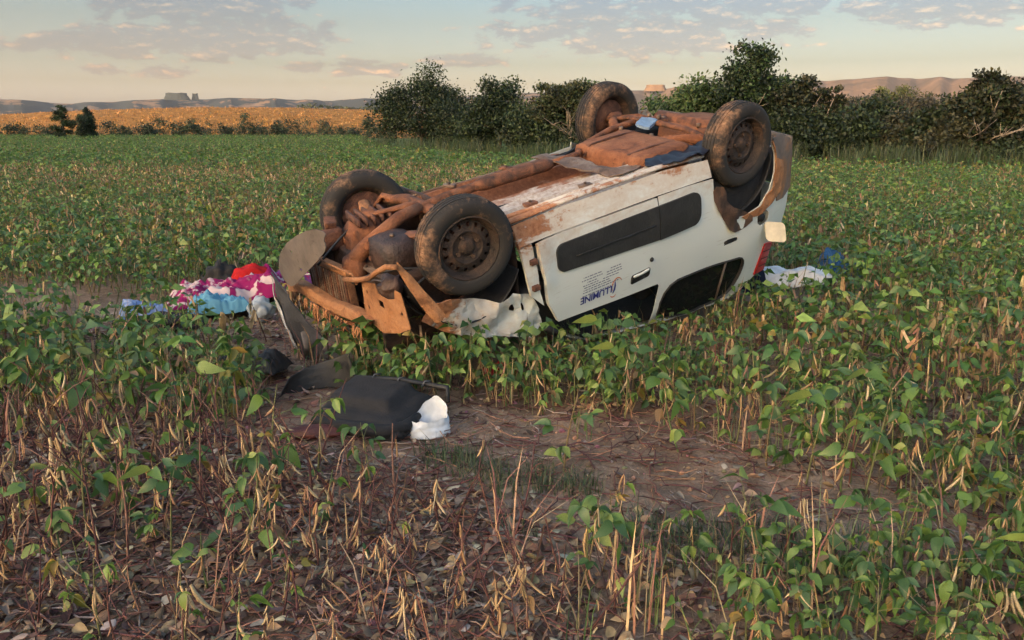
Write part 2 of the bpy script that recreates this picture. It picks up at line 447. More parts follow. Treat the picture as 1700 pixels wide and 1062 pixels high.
def spread(dense0, dense1, step, far, growth=1.22):
    a = list(np.arange(dense0, dense1, step)); s = step; p = a[-1]
    while p < far: s *= growth; p += s; a.append(p)
    return a


ys = spread(-1.0, 13.0, .075, 9000); ys = list(-np.array(spread(1.1, 1.2, .1, 900))[::-1]) + ys
xp = spread(0.0, 6.5, .08, 9000); xs = list(-np.array(xp[1:])[::-1]) + xp
gv = [(x, y, ground_h(x, y)) for y in ys for x in xs]
nx = len(xs); gf = [(j * nx + i, j * nx + i + 1, (j + 1) * nx + i + 1, (j + 1) * nx + i) for j in range(len(ys) - 1) for i in range(nx - 1)]
ground = MB().add(gv, gf).build('ground', M['soil']); tag(ground, kind='structure', label='reddish bare soil of the soybean field', cat='ground')


def at(px, py, d):
    """point at horizontal distance d in the direction of a picture point of the 1700 wide photograph"""
    v = Vector(((px - 850) / F, 1.0, -(py - 531) / F))
    v = Matrix.Rotation(-PITCH, 3, 'X') @ v
    s = d / math.hypot(v.x, v.y); return Vector((v.x * s, v.y * s, CAM_H + v.z * s))


def land_strip(name, mat, px0, px1, n, rows, label, rough=1.0, freq=.01):
    """terrain seen as rows of (distance, height function of px); rows go from near to far"""
    V = []; Fc = []
    for j, (d, hf) in enumerate(rows):
        for i in range(n + 1):
            px = px0 + (px1 - px0) * i / n
            p = at(px, 205, d); z = hf(px)
            q = Vector((p.x * freq, p.y * freq, j * .7))
            p.z = z + rough * fbm(q, 5); V.append(p)
    for j in range(len(rows) - 1):
        for i in range(n): a = j * (n + 1) + i; Fc.append((a, a + 1, a + n + 2, a + n + 1))
    o = MB().add(V, Fc).build(name, mat); tag(o, kind='structure', label=label, cat='hill'); return o


gold_top = lambda px: np.interp(px, [-500, 0, 150, 330, 480, 620, 760, 1000], [13.5, 9.5, 14.0, 17.5, 17.5, 15.5, 8, 0])
rows = [(d, (lambda t: (lambda px: -7.5 + (gold_top(px) + 7.5) * t))(t)) for d, t in [(210, 0.0), (300, .13), (400, .27), (500, .42), (600, .57), (700, .72), (800, .87), (880, .97), (930, 1.0), (1000, .95), (1200, .55), (1500, -.1)]]
land_strip('golden_hillside', M['gold'], -700, 1100, 160, rows, 'sunlit golden dry grass hillside behind the green field', .8, .02)
GOLD_D = [210, 300, 400, 500, 600, 700, 800, 880, 930]; GOLD_T = [0.0, .13, .27, .42, .57, .72, .87, .97, 1.0]

# the plateau: foot slope, gullied talus, short cliff and flat top
ridge_px = [-700, -200, 0, 60, 120, 200, 300, 400, 500, 640, 870, 1060, 1150, 1250, 1330, 1400, 1470, 1530, 1600, 1800, 2300]
ridge_py = [166, 168, 164, 166, 169, 166, 161, 160, 163, 161, 152, 146, 142, 135, 129, 127, 122, 121, 124, 127, 126]


def plateau():
    V = []; Fc = []; n = 620; px0, px1 = -650, 2250
    prof = [(1700, -.06), (2400, .10), (2900, .22), (3200, .34), (3400, .48), (3550, .62), (3680, .76), (3780, .86), (3860, .93), (3920, .98), (4000, 1.0), (4400, 1.0), (4800, .99)]
    for j, (d, t) in enumerate(prof):
        for i in range(n + 1):
            px = px0 + (px1 - px0) * i / n
            top = at(px, float(np.interp(px, ridge_px, ridge_py)), 3790).z
            xw = at(px, 205, 3790).x
            g = fbm(Vector((xw * .0035, 0, 2)), 5) * 2 + .9 * abs(mnoise.noise(Vector((xw * .006, 3, 7))))
            dd = d + g * 380 * max(0, min(1, (d - 2300) / 1100)) * max(.25, min(1, (4600 - d) / 700))
            tt = t + (.09 * fbm(Vector((xw * .006, d * .002, 1)), 4) if .1 < t < .95 else 0)
            p = at(px, 205, dd); p.z = -10 + (top + 10) * tt + (1.6 * fbm(Vector((xw * .02, d * .01, 0)), 3) if t >= .98 else 0); V.append(p)
    for j in range(len(prof) - 1):
        for i in range(n): a = j * (n + 1) + i; Fc.append((a, a + 1, a + n + 2, a + n + 1))
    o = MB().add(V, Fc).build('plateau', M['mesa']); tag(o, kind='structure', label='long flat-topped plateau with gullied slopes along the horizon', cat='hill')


plateau()


def butte(px0, px1, py0, py1, d, seed, label):
    rnd = random.Random(seed); a = at(px0, py1, d); b = at(px1, py1, d); h = at(px0, py0, d).z
    w = (b - a).length; n = 26; V = []; Fc = []
    for lv, (s, z) in enumerate([(1.25, -14), (1.06, .30), (1.0, .36), (.98, .94), (.93, 1.0)]):
        for k in range(n):
            an = 2 * math.pi * k / n; rr = w / 2 * s * (1 + .10 * mnoise.noise(Vector((math.cos(an) * 2 + seed, math.sin(an) * 2, lv * .2))))
            c = (a + b) / 2; zz = a.z + (h - a.z) * z if lv else a.z - 12
            V.append((c.x + math.copysign(abs(math.cos(an)) ** .6, math.cos(an)) * rr, c.y + math.sin(an) * rr * .6, zz + (1.5 * rnd.uniform(-1, 1) if lv == 4 else 0)))
    Fc = [(l * n + k, l * n + (k + 1) % n, (l + 1) * n + (k + 1) % n, (l + 1) * n + k) for l in range(4) for k in range(n)] + [tuple(4 * n + k for k in range(n))]
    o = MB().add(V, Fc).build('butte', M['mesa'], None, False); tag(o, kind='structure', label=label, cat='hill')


butte(275, 312, 154, 161, 3900, 1, 'wider square-topped butte standing on the plateau')
butte(319, 329, 155, 161, 3900, 2, 'narrow square-topped butte standing on the plateau')
butte(1072, 1104, 141, 147, 3900, 3, 'low square-topped butte standing behind the upturned wheel')

# unseen ridge added behind the camera, curved and tapered to shade the field
V = []; Fc = []; n = 120
for j, (d, t) in enumerate([(330, 0), (420, .35), (520, .8), (600, 1.0), (700, .8), (850, 0)]):
    for i in range(n + 1):
        a = 130 + 135 * i / n; h = 86 + 5 * mnoise.noise(Vector((a * .11, 4, 1))); h *= min(1, max(0, (265 - a) / 14), max(0, (a - 130) / 14))
        x, y = math.sin(R(a)) * d, math.cos(R(a)) * d
        V.append((x, y, -2 + h * t + (2.5 * mnoise.noise(Vector((x * .03, y * .03, 0))) if t else 0)))
for j in range(5):
    for i in range(n): a = j * (n + 1) + i; Fc.append((a, a + 1, a + n + 2, a + n + 1))
tag(MB().add(V, Fc).build('hill', M['hill']), kind='structure', label='unseen scrub-covered ridge added behind the camera to shade the field', cat='hill')


# ------------------------------------------------------------------ the overturned car (built upright: x forward, y left, z up)
CAR_ROT = Matrix(((-.7972, -.5985, .0797), (-.5662, .7869, .2454), (-.2096, .1505, -.9661)))
CAR_POS = Vector((.2287, 5.9212, 1.3995))
CAR_M = Matrix.Translation(CAR_POS) @ CAR_ROT.to_4x4()
CAR_I = CAR_M.inverted()
car = empty('overturned_car', Matrix.Translation((.2287, 5.9212, 0)))
tag(car, 'muddy white two-door hatchback lying upside down on its crushed roof', 'car')


def on_car(o):
    o.parent = car; o.matrix_parent_inverse = car.matrix_world.inverted_safe() if False else Matrix(); o.matrix_local = Matrix.Translation((-.2287, -5.9212, 0)) @ CAR_M
    return o


def crush(p, floor=.03):
    """metal that would reach below the ground is pressed flat on it"""
    w = CAR_M @ p
    if w.z < floor + .25:
        t = w.z - floor - .25
        w.z = floor + .25 * math.exp(t / .25) + .012 * mnoise.noise(p * 7)
        w += Vector((.05 * mnoise.noise(p * 4), .05 * mnoise.noise(p * 4 + Vector((9, 0, 0))), 0)) * min(1, -t / .25)
    return CAR_I @ w


ZP = [.10, .14, .20, .29, .33, .45, .58, .75, .88, .95, 1.10, 1.30, 1.42, 1.6]
YP = [.685, .70, .725, .752, .757, .765, .768, .760, .742, .730, .690, .640, .600, .55]


def ys_(x, z):
    y = float(np.interp(z, ZP, YP))
    if x > 1.1: y -= .10 * (x - 1.1) ** 1.5
    if x < -1.35: y -= .26 * (-1.35 - x) ** 1.6
    return y


def side(x, z, s=-1, dent=.011):
    return Vector((x, s * (ys_(x, z) + dent * mnoise.noise(Vector((x * 2.3, z * 2.3, 1.5 + s)))), z))


def part(mb, name, mat, parent=None, warp=True, **kw):
    if warp: mb.warp(crush)
    o = mb.build(name, mat, None, **kw)
    if parent is None: on_car(o)
    else: o.parent = parent
    return o


# near side (the car's right-hand side)
sill = [(.84, .155), (.40, .145), (-.45, .140), (-.84, .165), (-.85, .285), (-.33, .275), (.30, .278), (.72, .282), (.83, .285)]
part(sheet(sill, lambda u, v: side(u, v, -1, .010), res=.05), 'sill_panel', M['paint'], auto=40)
part(MB().tube([(.82, -.655, .150), (.3, -.66, .128), (-.4, -.66, .124), (-.84, -.655, .148)], .030, 8, flat=.5), 'sill_flange', M['paint'])
door_poly = [(.700, .292), (.2, .286), (-.310, .286), (-.322, .60), (-.335, .925), (.10, .905), (.56, .880), (.645, .72), (.668, .55), (.695, .40)]
door = part(sheet(door_poly, lambda u, v: side(u, v) + Vector((0, -.004 - (.012 if u > .62 and v < .6 else 0), 0)), res=.045, th=.03), 'door', M['paint'], auto=40)
door['label'] = 'white passenger door with black rub strip and blue lettering'


def moulding(poly, name, parent, lift):
    p = smooth_poly(poly, 2)
    return part(sheet(p, lambda u, v: side(u, v) + Vector((0, -lift, 0)), res=.04, th=.018), name, M['moulding'], parent)


band_a = [(.560, .350), (-.305, .338), (-.315, .572), (.12, .555), (.555, .530), (.566, .44)]


def band(poly, name, parent):
    return part(sheet(poly, lambda u, v: side(u, v) + Vector((0, -.017, 0)), res=.04, th=.016), name, M['moulding'], parent, auto=50)


def rounded(x0, x1, zb0, zb1, zt0, zt1, rl, rr):
    """strip between x0 < x1 with corner radii at each end; zb/zt bottom and top at x0, x1"""
    zb = lambda x: zb0 + (zb1 - zb0) * (x - x0) / (x1 - x0); zt = lambda x: zt0 + (zt1 - zt0) * (x - x0) / (x1 - x0)
    P = []
    def arc(cx, cz, r, a0, a1):
        for k in range(7): a = a0 + (a1 - a0) * k / 6; P.append((cx + r * math.cos(a), cz + r * math.sin(a)))
    if rr: arc(x1 - rr, zb(x1 - rr) + rr, rr, -math.pi / 2, 0); arc(x1 - rr, zt(x1 - rr) - rr, rr, 0, math.pi / 2)
    else: P.extend([(x1, zb(x1)), (x1, zt(x1))])
    if rl: arc(x0 + rl, zt(x0 + rl) - rl, rl, math.pi / 2, math.pi); arc(x0 + rl, zb(x0 + rl) + rl, rl, math.pi, 1.5 * math.pi)
    else: P.extend([(x0, zt(x0)), (x0, zb(x0))])
    return P


mould = band(rounded(-.305, .566, .338, .350, .572, .530, 0, .055), 'rub_strip', door)
part(sheet(rounded(-.26, .42, .452, .452, .462, .460, 0, 0), lambda u, v: side(u, v) + Vector((0, -.0235, 0)), res=.06, th=.006), 'rub_strip_rib', M['black'], door)
# handle: recessed black cup with a flap
part(sheet(rounded(-.240, -.060, .752, .762, .822, .834, .02, .02), lambda u, v: side(u, v) + Vector((0, -.0065, 0)), res=.03, th=.004), 'handle_recess', M['black'], door)
part(sheet(rounded(-.225, -.078, .757, .767, .774, .784, .006, .006), lambda u, v: side(u, v) + Vector((0, -.022 + .010 * abs((u + .15) / .08) ** 2, 0)), res=.03, th=.010), 'door_handle', M['paint'], door)
part(MB().tube([side(-.245, .70) + Vector((0, -.012, 0)), side(-.245, .70) + Vector((0, .01, 0))], .016, 10), 'door_lock', M['black'], door)


M['ink_small'] = plain('faded_ink', (.16, .17, .25), .5)


def lettering():
    cu = bpy.data.curves.new('t', 'FONT'); cu.body = 'LLUMINE'; cu.size = .068; cu.shear = .0; cu.offset = .0012; cu.extrude = 0.0006; cu.space_character = .96
    ob = bpy.data.objects.new('t', cu); link(ob); bpy.context.view_layer.update()
    me = bpy.data.meshes.new_from_object(ob.evaluated_get(bpy.context.evaluated_depsgraph_get()))
    xs_ = [v.co.x for v in me.vertices]; k = .270 / (max(xs_) - min(xs_))
    m = MB(); m.add([side(.112 + (v.co.x - min(xs_)) * k, .775 + v.co.y * k + .02 * 0) + Vector((0, -.0052 - v.co.z - .0006, 0)) for v in me.vertices], [tuple(p.vertices) for p in me.polygons])
    bpy.data.objects.remove(ob); bpy.data.curves.remove(cu); bpy.data.meshes.remove(me)
    part(m, 'lettering', M['ink'], door, warp=False, smooth=False)
    def stroke(pts, w):
        P = [Vector(p) for p in pts]; poly = []
        L = []; Rr = []
        for i, p in enumerate(P):
            t = (P[min(i + 1, len(P) - 1)] - P[max(i - 1, 0)]).normalized(); nn = Vector((-t.y, t.x)); ww = w * math.sin(math.pi * (.12 + .76 * i / (len(P) - 1)))
            L.append(tuple(p + nn * ww)); Rr.append(tuple(p - nn * ww))
        return L + Rr[::-1]
    surf = lambda u, v: side(u, v) + Vector((0, -.0056, 0))
    # the first letter: a leaning I with an orange sweep round it
    part(sheet(stroke([(.088, .752), (.084, .785), (.088, .815), (.100, .838)], .008), surf, res=.02, th=.001), 'emblem_stem', M['ink'], door)
    arc = [(.098 + .048 * math.cos(a), .745 + .03 * math.sin(a)) for a in np.linspace(.2, 3.3, 12)]
    part(sheet(stroke([(p[0] - .03, p[1] + .075 - .055 * 0) for p in [(.098 + .044 * math.cos(a), .71 + .055 * math.sin(a)) for a in np.linspace(3.6, 6.9, 12)]], .0045), surf, res=.02, th=.001), 'emblem_sweep', M['ink_orange'], door)
    part(sheet(stroke([(.07, .855), (.085, .868), (.105, .866), (.12, .852)], .004), surf, res=.02, th=.001), 'emblem_crest', M['ink_orange'], door)
    # rows of print too small to read
    rnd = random.Random(4); m = MB()
    rowsl = [(.10, .37, .765), (.06, .365, .741), (.13, .36, .724), (.14, .355, .707), (.06, .20, .690), (.235, .365, .690), (.03, .17, .671), (.25, .33, .672), (.035, .165, .653), (.20, .375, .652), (.04, .13, .634), (.21, .36, .632)]
    for a, b, z in rowsl:
        x = a
        while x < b:
            w = rnd.uniform(.010, .032)
            h = .0068
            q = [(x, z), (min(b, x + w), z), (min(b, x + w), z + h), (x, z + h)]
            m.add([surf(*p) for p in q], [(0, 1, 2, 3)]); x += w + .006
    part(m, 'small_print', M['ink_small'], door, warp=False, smooth=False)


lettering()

WIN = smooth_poly([(-.41, .965), (-.76, .968), (-1.09, 1.002), (-1.29, 1.025), (-1.295, 1.2), (-1.20, 1.36), (-.9, 1.375), (-.41, 1.37)], 2)
FUEL = smooth_poly([(-1.35, .69), (-1.50, .695), (-1.515, .81), (-1.37, .80)], 1)
VENT = smooth_poly([(-1.005, .805), (-1.155, .812), (-1.158, .852), (-1.010, .848)], 1)
arch = [(-.862, .30), (-.868, .40), (-.92, .53), (-1.04, .635), (-1.2, .665), (-1.36, .635), (-1.48, .54), (-1.54, .42), (-1.545, .28), (-1.52, .19)]
quarter = [(-.327, .282), (-.60, .284)] + arch + [(-1.66, .19), (-1.775, .30), (-1.80, .6), (-1.79, .80), (-1.755, .95), (-1.70, 1.03), (-1.60, 1.03), (-1.57, 1.27), (-1.505, 1.30), (-1.36, 1.385), (-1.20, 1.43), (-.9, 1.435), (-.36, 1.43), (-.36, .95), (-.339, .925), (-.326, .60)]
qp = part(sheet(quarter, lambda u, v: side(u, v), [WIN, FUEL, VENT], res=.05, th=.006), 'quarter_panel', M['paint'], auto=40)
band(rounded(-.722, -.312, .338, .338, .572, .575, .075, 0), 'rub_strip', qp)
part(sheet(WIN, lambda u, v: side(u, v) + Vector((0, .012, 0)), res=.09, th=.004), 'quarter_window', M['glass'], auto=40)
wf = MB(); wp = [side(*p) + Vector((0, .001, 0)) for p in WIN]; wf.tube(wp + [wp[0], wp[1]], .013, 6, False, .6); part(wf, 'window_seal', M['black'], qp)
part(MB().tube([side(-1.085, 1.01) + Vector((0, .006, 0)), side(-1.09, 1.365) + Vector((0, .006, 0))], .009, 6), 'window_divider', M['grey'], qp)
for k in range(4): part(MB().box(side(-1.08, .813 + .010 * k) + Vector((0, .006, 0)), (.14, .012, .004)), 'vent_slat', M['black'], qp)
part(sheet(VENT, lambda u, v: side(u, v) + Vector((0, .014, 0)), res=.05, th=.003), 'vent_back', M['black'], qp)
part(sheet(FUEL, lambda u, v: side(u, v) + Vector((0, .05, 0)), res=.04, th=.003), 'fuel_recess', M['rust'], qp)
part(MB().tube([side(-1.43, .75) + Vector((0, .05, 0)), side(-1.43, .75) + Vector((0, .008, 0))], .032, 14), 'fuel_cap', M['black'], qp)
# fuel flap standing open on its hinge
flap = rounded(0, .165, 0, 0, .150, .150, .035, .035)
fo = side(-1.46, .785) + Vector((0, -.008, 0)); fx = Vector((-.86, -.46, .20)).normalized(); fz = Vector((.15, -.30, .94)).normalized()
part(sheet(flap, lambda u, v: fo + fx * (u - .01) + fz * v, res=.04, th=.007), 'fuel_flap', M['cream'] if 'cream' in M else plain('cream_plastic', (.66, .58, .44), .5), auto=40)
# tail light
tl = [(-1.535, 1.005), (-1.665, 1.03), (-1.66, 1.29), (-1.50, 1.275)]
tlo = part(sheet(tl, lambda u, v: Vector((u, -(ys_(u, v) + .012), v)), res=.04, th=.03), 'tail_light', M['red'], auto=40)
for f in (.25, .5, .75): part(sheet([(-1.53 - .012 * f, 1.005 + .27 * f), (-1.655, 1.03 + .262 * f), (-1.655, 1.036 + .262 * f), (-1.53 - .012 * f, 1.011 + .27 * f)], lambda u, v: Vector((u, -(ys_(u, v) + .016), v)), res=.05, th=.004), 'lens_rib', M['black'], tlo)
# far side in one pressing with its own window openings
farp = [(.84, .385), (.2, .37), (-.4, .36), (-.85, .34)] + arch + [(-1.66, .19), (-1.775, .30), (-1.80, .6), (-1.755, .95), (-1.66, 1.03), (-1.36, 1.385), (-.9, 1.435), (.20, 1.43), (.62, .93), (.70, .85), (.80, .6)]
dw = smooth_poly([(-.31, .965), (.50, .955), (.16, 1.37), (-.31, 1.37)], 1)
part(sheet(farp, lambda u, v: side(u, v, 1, .012), [WIN, dw], res=.07, th=.006), 'far_side_panel', M['paint'], auto=40)
# roof, header, hatch, rear glass
part(sheet([(.24, -.60), (.24, .60), (-1.24, .60), (-1.24, -.60)], lambda u, v: (u, v, 1.465 - .035 * (v / .6) ** 2 - .03 * max(0, -u - .8)), res=.07, th=.006), 'roof', M['paint'])
part(sheet([(-.63, 0), (.63, 0), (.60, 1), (-.60, 1)], lambda u, v: (-1.79 + .10 * v + .05 * (u / .63) ** 2, u, .60 + .46 * v), res=.08, th=.008), 'hatch', M['paint'])
part(sheet([(-.56, 0), (.56, 0), (.50, 1), (-.50, 1)], lambda u, v: (-1.69 + .45 * v, u, 1.07 + .34 * v), res=.09, th=.005), 'rear_glass', M['glass'])
for s in (-1, 1):
    part(MB().tube([(-1.70, s * .60, 1.05), (-1.25, s * .56, 1.42)], .045, 6), 'rear_pillar', M['paint'])
    part(MB().tube([(.64, s * .70, .90), (.45, s * .66, 1.15), (.22, s * .59, 1.42)], .034, 6), 'windscreen_pillar', M['black'])
# inside: trim, seats, dashboard
part(sheet([(.70, -.66), (.70, .66), (-1.6, .60), (-1.6, -.60)], lambda u, v: (u, v, .36), res=.2, th=.004), 'carpet', M['blackfab'])
part(MB().box((.60, 0, .78), (.30, 1.30, .30), None, .06), 'dashboard', M['black'])
for s in (-1, 1):
    st = part(MB().box((-.05, s * .34, .50), (.50, .46, .18), None, .05), 'front_seat', M['blackfab'])
    part(MB().box((-.36, s * .34, .82), (.16, .46, .62), Matrix.Rotation(R(-12), 3, 'Y'), .05), 'seat_back', M['blackfab'], st)
part(MB().box((-1.05, 0, .62), (.40, 1.15, .30), None, .06), 'rear_seat', M['blackfab'])
for s in (-1, 1): part(sheet([(-.40, .35), (-1.55, .35), (-1.45, .98), (-.40, .95)], lambda u, v: (u, s * (ys_(u, v) - .09), v), res=.15), 'side_trim', M['blackfab'])
part(sheet([(.20, -.56), (.20, .56), (-1.2, .56), (-1.2, -.56)], lambda u, v: (u, v, 1.40 - .03 * (v / .6) ** 2), res=.12), 'headliner', M['blackfab'])

# ---- underside
def floor_z(x, y):
    z = .205
    a = abs(y + .02)
    z += .10 * max(0, 1 - (a / .13) ** 4) if a < .13 else 0                      # tunnel
    for c, w, h in ((-.46, .055, .060), (.46, .055, .060), (-.63, .04, .030), (.63, .04, .03)): # frame rails
        q = abs(y - c) / w
        if q < 1.3: z -= h * min(1, (1.3 - q) / .3)
    if -.62 < y < -.14: z += .011 * math.sin(y * 62) * min(1, max(0, .75 - abs(x)) * 6)  # lengthwise pressings
    z += .16 * max(0, y - .06) / .6                                              # far side beaten upwards
    if x < -.45: z += .10 * min(1, (-.45 - x) / .15)                            # raised over the tank
    return z + .006 * mnoise.noise(Vector((x * 6, y * 6, 0)))


def floor_mat():
    """white paint wearing through the red mud on the near half of the floor"""
    m, nt, b = new_mat('floor_mud'); co = nt.node('ShaderNodeTexCoord').outputs['Object']
    st = nt.node('ShaderNodeMapping'); nt.l.new(co, st.inputs[0]); st.inputs['Scale'].default_value = (.5, 1.6, 1)
    n = nt.noise(st.outputs[0], 7, 8, .68, .8); n2 = nt.noise(co, 40, 4, .6); sp = nt.node('ShaderNodeSeparateXYZ'); nt.l.new(co, sp.inputs[0])
    k = nt.math('ADD', n, nt.math('MULTIPLY', nt.math('ADD', sp.outputs[1], .22), .55))
    f = nt.smooth(k, .38, .62)
    c = nt.mix(f, nt.ramp(n2, [(.3, (.32, .25, .21)), (.7, (.55, .49, .44))]), nt.ramp(n2, [(.25, (.13, .05, .025)), (.5, MUD), (.8, MUD2)]))
    nt.set(b.inputs['Base Color'], c); b.inputs['Roughness'].default_value = .85
    bump(nt, b, nt.math('ADD', n, nt.math('MULTIPLY', n2, .3)), .4, .01); return m


M['floor'] = floor_mat()
part(sheet([(.92, -.66), (.92, .66), (-1.72, .62), (-1.72, -.62)], lambda u, v: (u, v, floor_z(u, v)), res=.035, th=.004), 'floor_pan', M['floor'], auto=50)
part(MB().tube([(.80, -.55, .165), (.1, -.56, .150), (-.55, -.56, .150), (-.80, -.55, .165)], .022, 6, flat=.6), 'seam_flange', M['paint'])
# exhaust along the tunnel
ex = MB().tube([(1.30, -.02, .20), (1.05, -.02, .15), (.80, 0, .135), (.62, 0, .135), (.60, 0, .135)], [.030, .030, .030, .030, .03], 10)
ex.tube([(.62, 0, .130), (.58, 0, .130), (.54, 0, .130), (.02, 0, .130), (-.02, 0, .132), (-.06, 0, .135)], [.03, .050, .062, .062, .050, .03], 14, flat=.7)
ex.tube([(-.05, 0, .135), (-.3, .02, .135), (-.5, .16, .13), (-.8, .22, .10), (-1.15, .22, .09), (-1.3, .10, .12)], .024, 10)
part(ex, 'exhaust_pipe', M['exhaust'])
part(MB().tube([(-1.42, .32, .155), (-1.42, .30, .155), (-1.42, -.28, .150), (-1.42, -.31, .150)], [.05, .085, .085, .05], 14, flat=.75), 'muffler', M['exhaust'])
part(MB().tube([(.75, .16, .19), (.3, .17, .175), (-.3, .18, .175), (-.6, .30, .17)], .010, 6).tube([(.7, .20, .19), (.2, .21, .18), (-.5, .24, .18)], .008, 6), 'brake_line', M['black'])
for k, (y0, y1) in enumerate(((.34, .30), (-.30, -.36), (.46, .40), (-.12, -.14))):
    part(MB().tube([(.85, y0, floor_z(.85, y0) - .012)] + [(x, y0 + (y1 - y0) * (.85 - x) / 1.3 + .012 * math.sin(x * 9 + k), floor_z(x, y0) - .014) for x in np.linspace(.7, -.4, 12)], .007 + .003 * (k == 1), 6), 'underbody_cable', M['black'] if k % 2 else M['metal'])
for k, (x, y) in enumerate(((.55, -.52), (.10, -.52), (-.35, -.52), (.55, .42), (.05, .42), (.78, -.30), (.78, .25), (-.42, -.25), (-.42, .2))):
    br = part(MB().box((x, y, floor_z(x, y) - .012), (.09, .05, .024), Matrix.Rotation(.3 * k, 3, 'Z'), .006), 'floor_bracket', M['metal'] if k % 2 else M['rust'])
    part(MB().tube([(x, y, floor_z(x, y) - .020), (x, y, floor_z(x, y) - .036)], .010, 6), 'bracket_bolt', M['bolt'], br)
part(sheet([(-.02, .20), (-.15, .18), (-.24, -.12), (-.20, -.38), (-.36, -.56), (-.15, -.60), (-.06, -.36), (-.03, -.05)], lambda u, v: (u, v, .128 + .03 * mnoise.noise(Vector((u * 9, v * 9, 3)))), res=.035, th=.006), 'torn_heat_shield', M['metal'], auto=40)
tank = MB().box((-.62, -.20, .165), (.52, .68, .17), None, .055); tank.warp(lambda p: Vector((p.x, p.y, p.z + .012 * mnoise.noise(p * 7))))
part(tank, 'fuel_tank', M['orange'])
for y in (-.40, 0): part(MB().tube([(-.34, y, .16), (-.40, y, .082), (-.62, y, .072), (-.84, y, .082), (-.90, y, .16)], .016, 4, flat=.3), 'tank_strap', M['rust'])
# rear suspension: transverse leaf spring, lower arms, dampers and hubs
WC = {'nf': Vector((1.150, -.668, .190)), 'nr': Vector((-1.195, -.668, .145)), 'ff': Vector((1.120, .640, .335)), 'fr': Vector((-1.181, .665, .165))}
part(MB().tube([(-1.12, -.60, .150), (-1.08, -.30, .075), (-1.05, 0, .060), (-1.08, .30, .075), (-1.12, .60, .150)], [.024, .032, .036, .032, .024], 8, flat=.6), 'leaf_spring', M['exhaust'])
for s, w in ((-1, WC['nr']), (1, WC['fr'])):
    h = w - Vector((0, s * .10, 0))
    part(MB().tube([(-.86, s * .16, .15), (-.98, s * .38, .105), h], [.040, .034, .045], 8), 'rear_arm', M['orange'])
    part(MB().tube([(-1.34, s * .18, .17), (-1.28, s * .40, .13), h], [.032, .028, .04], 8), 'rear_arm', M['orange'])
    part(MB().tube([h + Vector((0, -s * .02, .02)), h + Vector((0, -s * .10, .42))], [.030, .026], 8), 'rear_damper', M['rust'])
    part(MB().blob(h, (.075, .06, .075), 3, .3), 'hub_carrier', M['rust'])
# rear floor, spare well
part(MB().lathe([(0, -.10), (.24, -.10), (.27, -.07), (.285, .02)], 28).warp(lambda p: Vector((p.x - 1.48, p.z * .95, .235 - .0 + p.y + .0))), 'spare_well', M['orange'])
part(sheet([(-.46, -.50), (-.80, -.48), (-1.0, -.50), (-1.0, -.66), (-.70, -.72), (-.50, -.70), (-.34, -.62)], lambda u, v: (u, v, .115 + .035 * mnoise.noise(Vector((u * 8, v * 8, 1))) + .015 * mnoise.noise(Vector((u * 22, v * 22, 1)))), res=.022, th=.006), 'torn_tank_cover', plain('dark_blue_plastic', (.012, .014, .026), .5))

# ---- front: engine bay, suspension, front panel
part(sheet([(-.66, .22), (.66, .22), (.66, .95), (-.66, .95)], lambda u, v: (.80 + .02 * mnoise.noise(Vector((u * 4, v * 4, 0))), u, v), res=.1, th=.01), 'firewall', M['oily'])
for s in (-1, 1):
    w = WC['nf'] if s < 0 else WC['ff']
    part(sheet([(.76, .30), (1.62, .34), (1.66, .80), (.76, .92)], lambda u, v: (u, s * (.46 + .03 * mnoise.noise(Vector((u * 5, v * 5, s)))), v), res=.07, th=.006), 'inner_wing', M['oily'])
    # wheel-house liner
    part(sheet([(.15, 0), (2.75, 0), (2.75, 1), (.15, 1)], lambda u, v: (w.x + .37 * math.cos(u), s * (.46 + .25 * v), .30 + .37 * math.sin(u)), res=.09, th=.005), 'wheel_house', M['black'])
    h = w - Vector((0, s * .11, 0))
    part(MB().tube([(1.28, s * .26, .20), (1.22, s * .42, .17), h + Vector((0, 0, -.04))], [.045, .035, .035], 8, flat=.6), 'lower_arm', M['tan'] if s > 0 else M['rust'])
    part(MB().tube([(.98, s * .30, .20), (1.06, s * .45, .17), h + Vector((0, 0, -.04))], [.035, .030, .03], 8, flat=.6), 'trailing_link', M['orange'])
    part(MB().tube([(1.15, s * .22, .27), h], .020, 8).tube([(1.15, s * .22, .27), (1.15, s * .32, .262)], [.045, .03], 10), 'drive_shaft', M['rust'])
    part(MB().tube([h, h + Vector((-.02, -s * .12, .46))], [.038, .045], 10), 'suspension_strut', M['oily'])
    part(MB().tube([(1.02, s * .25, .31), h + Vector((-.10, 0, .03))], .013, 6), 'tie_rod', M['rust'])
    part(MB().blob(h, (.09, .055, .10), 5 + s, .35, 3), 'steering_knuckle', M['rust'])
    part(MB().lathe([(.02, -.006), (.115, -.006), (.115, .006), (.02, .006)], 24, True).warp(lambda p: p + h + Vector((0, s * .035, 0))), 'brake_disc', M['rust'])
part(MB().tube([(1.02, -.52, .23), (1.00, -.25, .165), (1.00, .25, .165), (1.02, .52, .23)], [.045, .05, .05, .045], 8, flat=.7), 'crossmember', M['exhaust'])
part(MB().tube([(1.40, .24, .20), (1.30, .15, .165), (1.20, .10, .150), (1.08, .06, .145), (.95, .05, .16)], [.022, .036, .028, .044, .03], 6, flat=.5), 'gearbox_mount_bar', M['orange'])
eng = MB().box((1.28, .10, .56), (.40, .86, .36), None, .04); eng.box((1.38, -.16, .70), (.24, .4, .2), None, .03)
part(eng, 'engine_block', M['oily'])
oil = MB().box((1.36, -.21, .30), (.26, .31, .24), None, .085); oil.warp(lambda p: Vector((p.x, p.y, p.z + .010 * mnoise.noise(p * 8))))
part(oil, 'oil_pan', M['oily'])
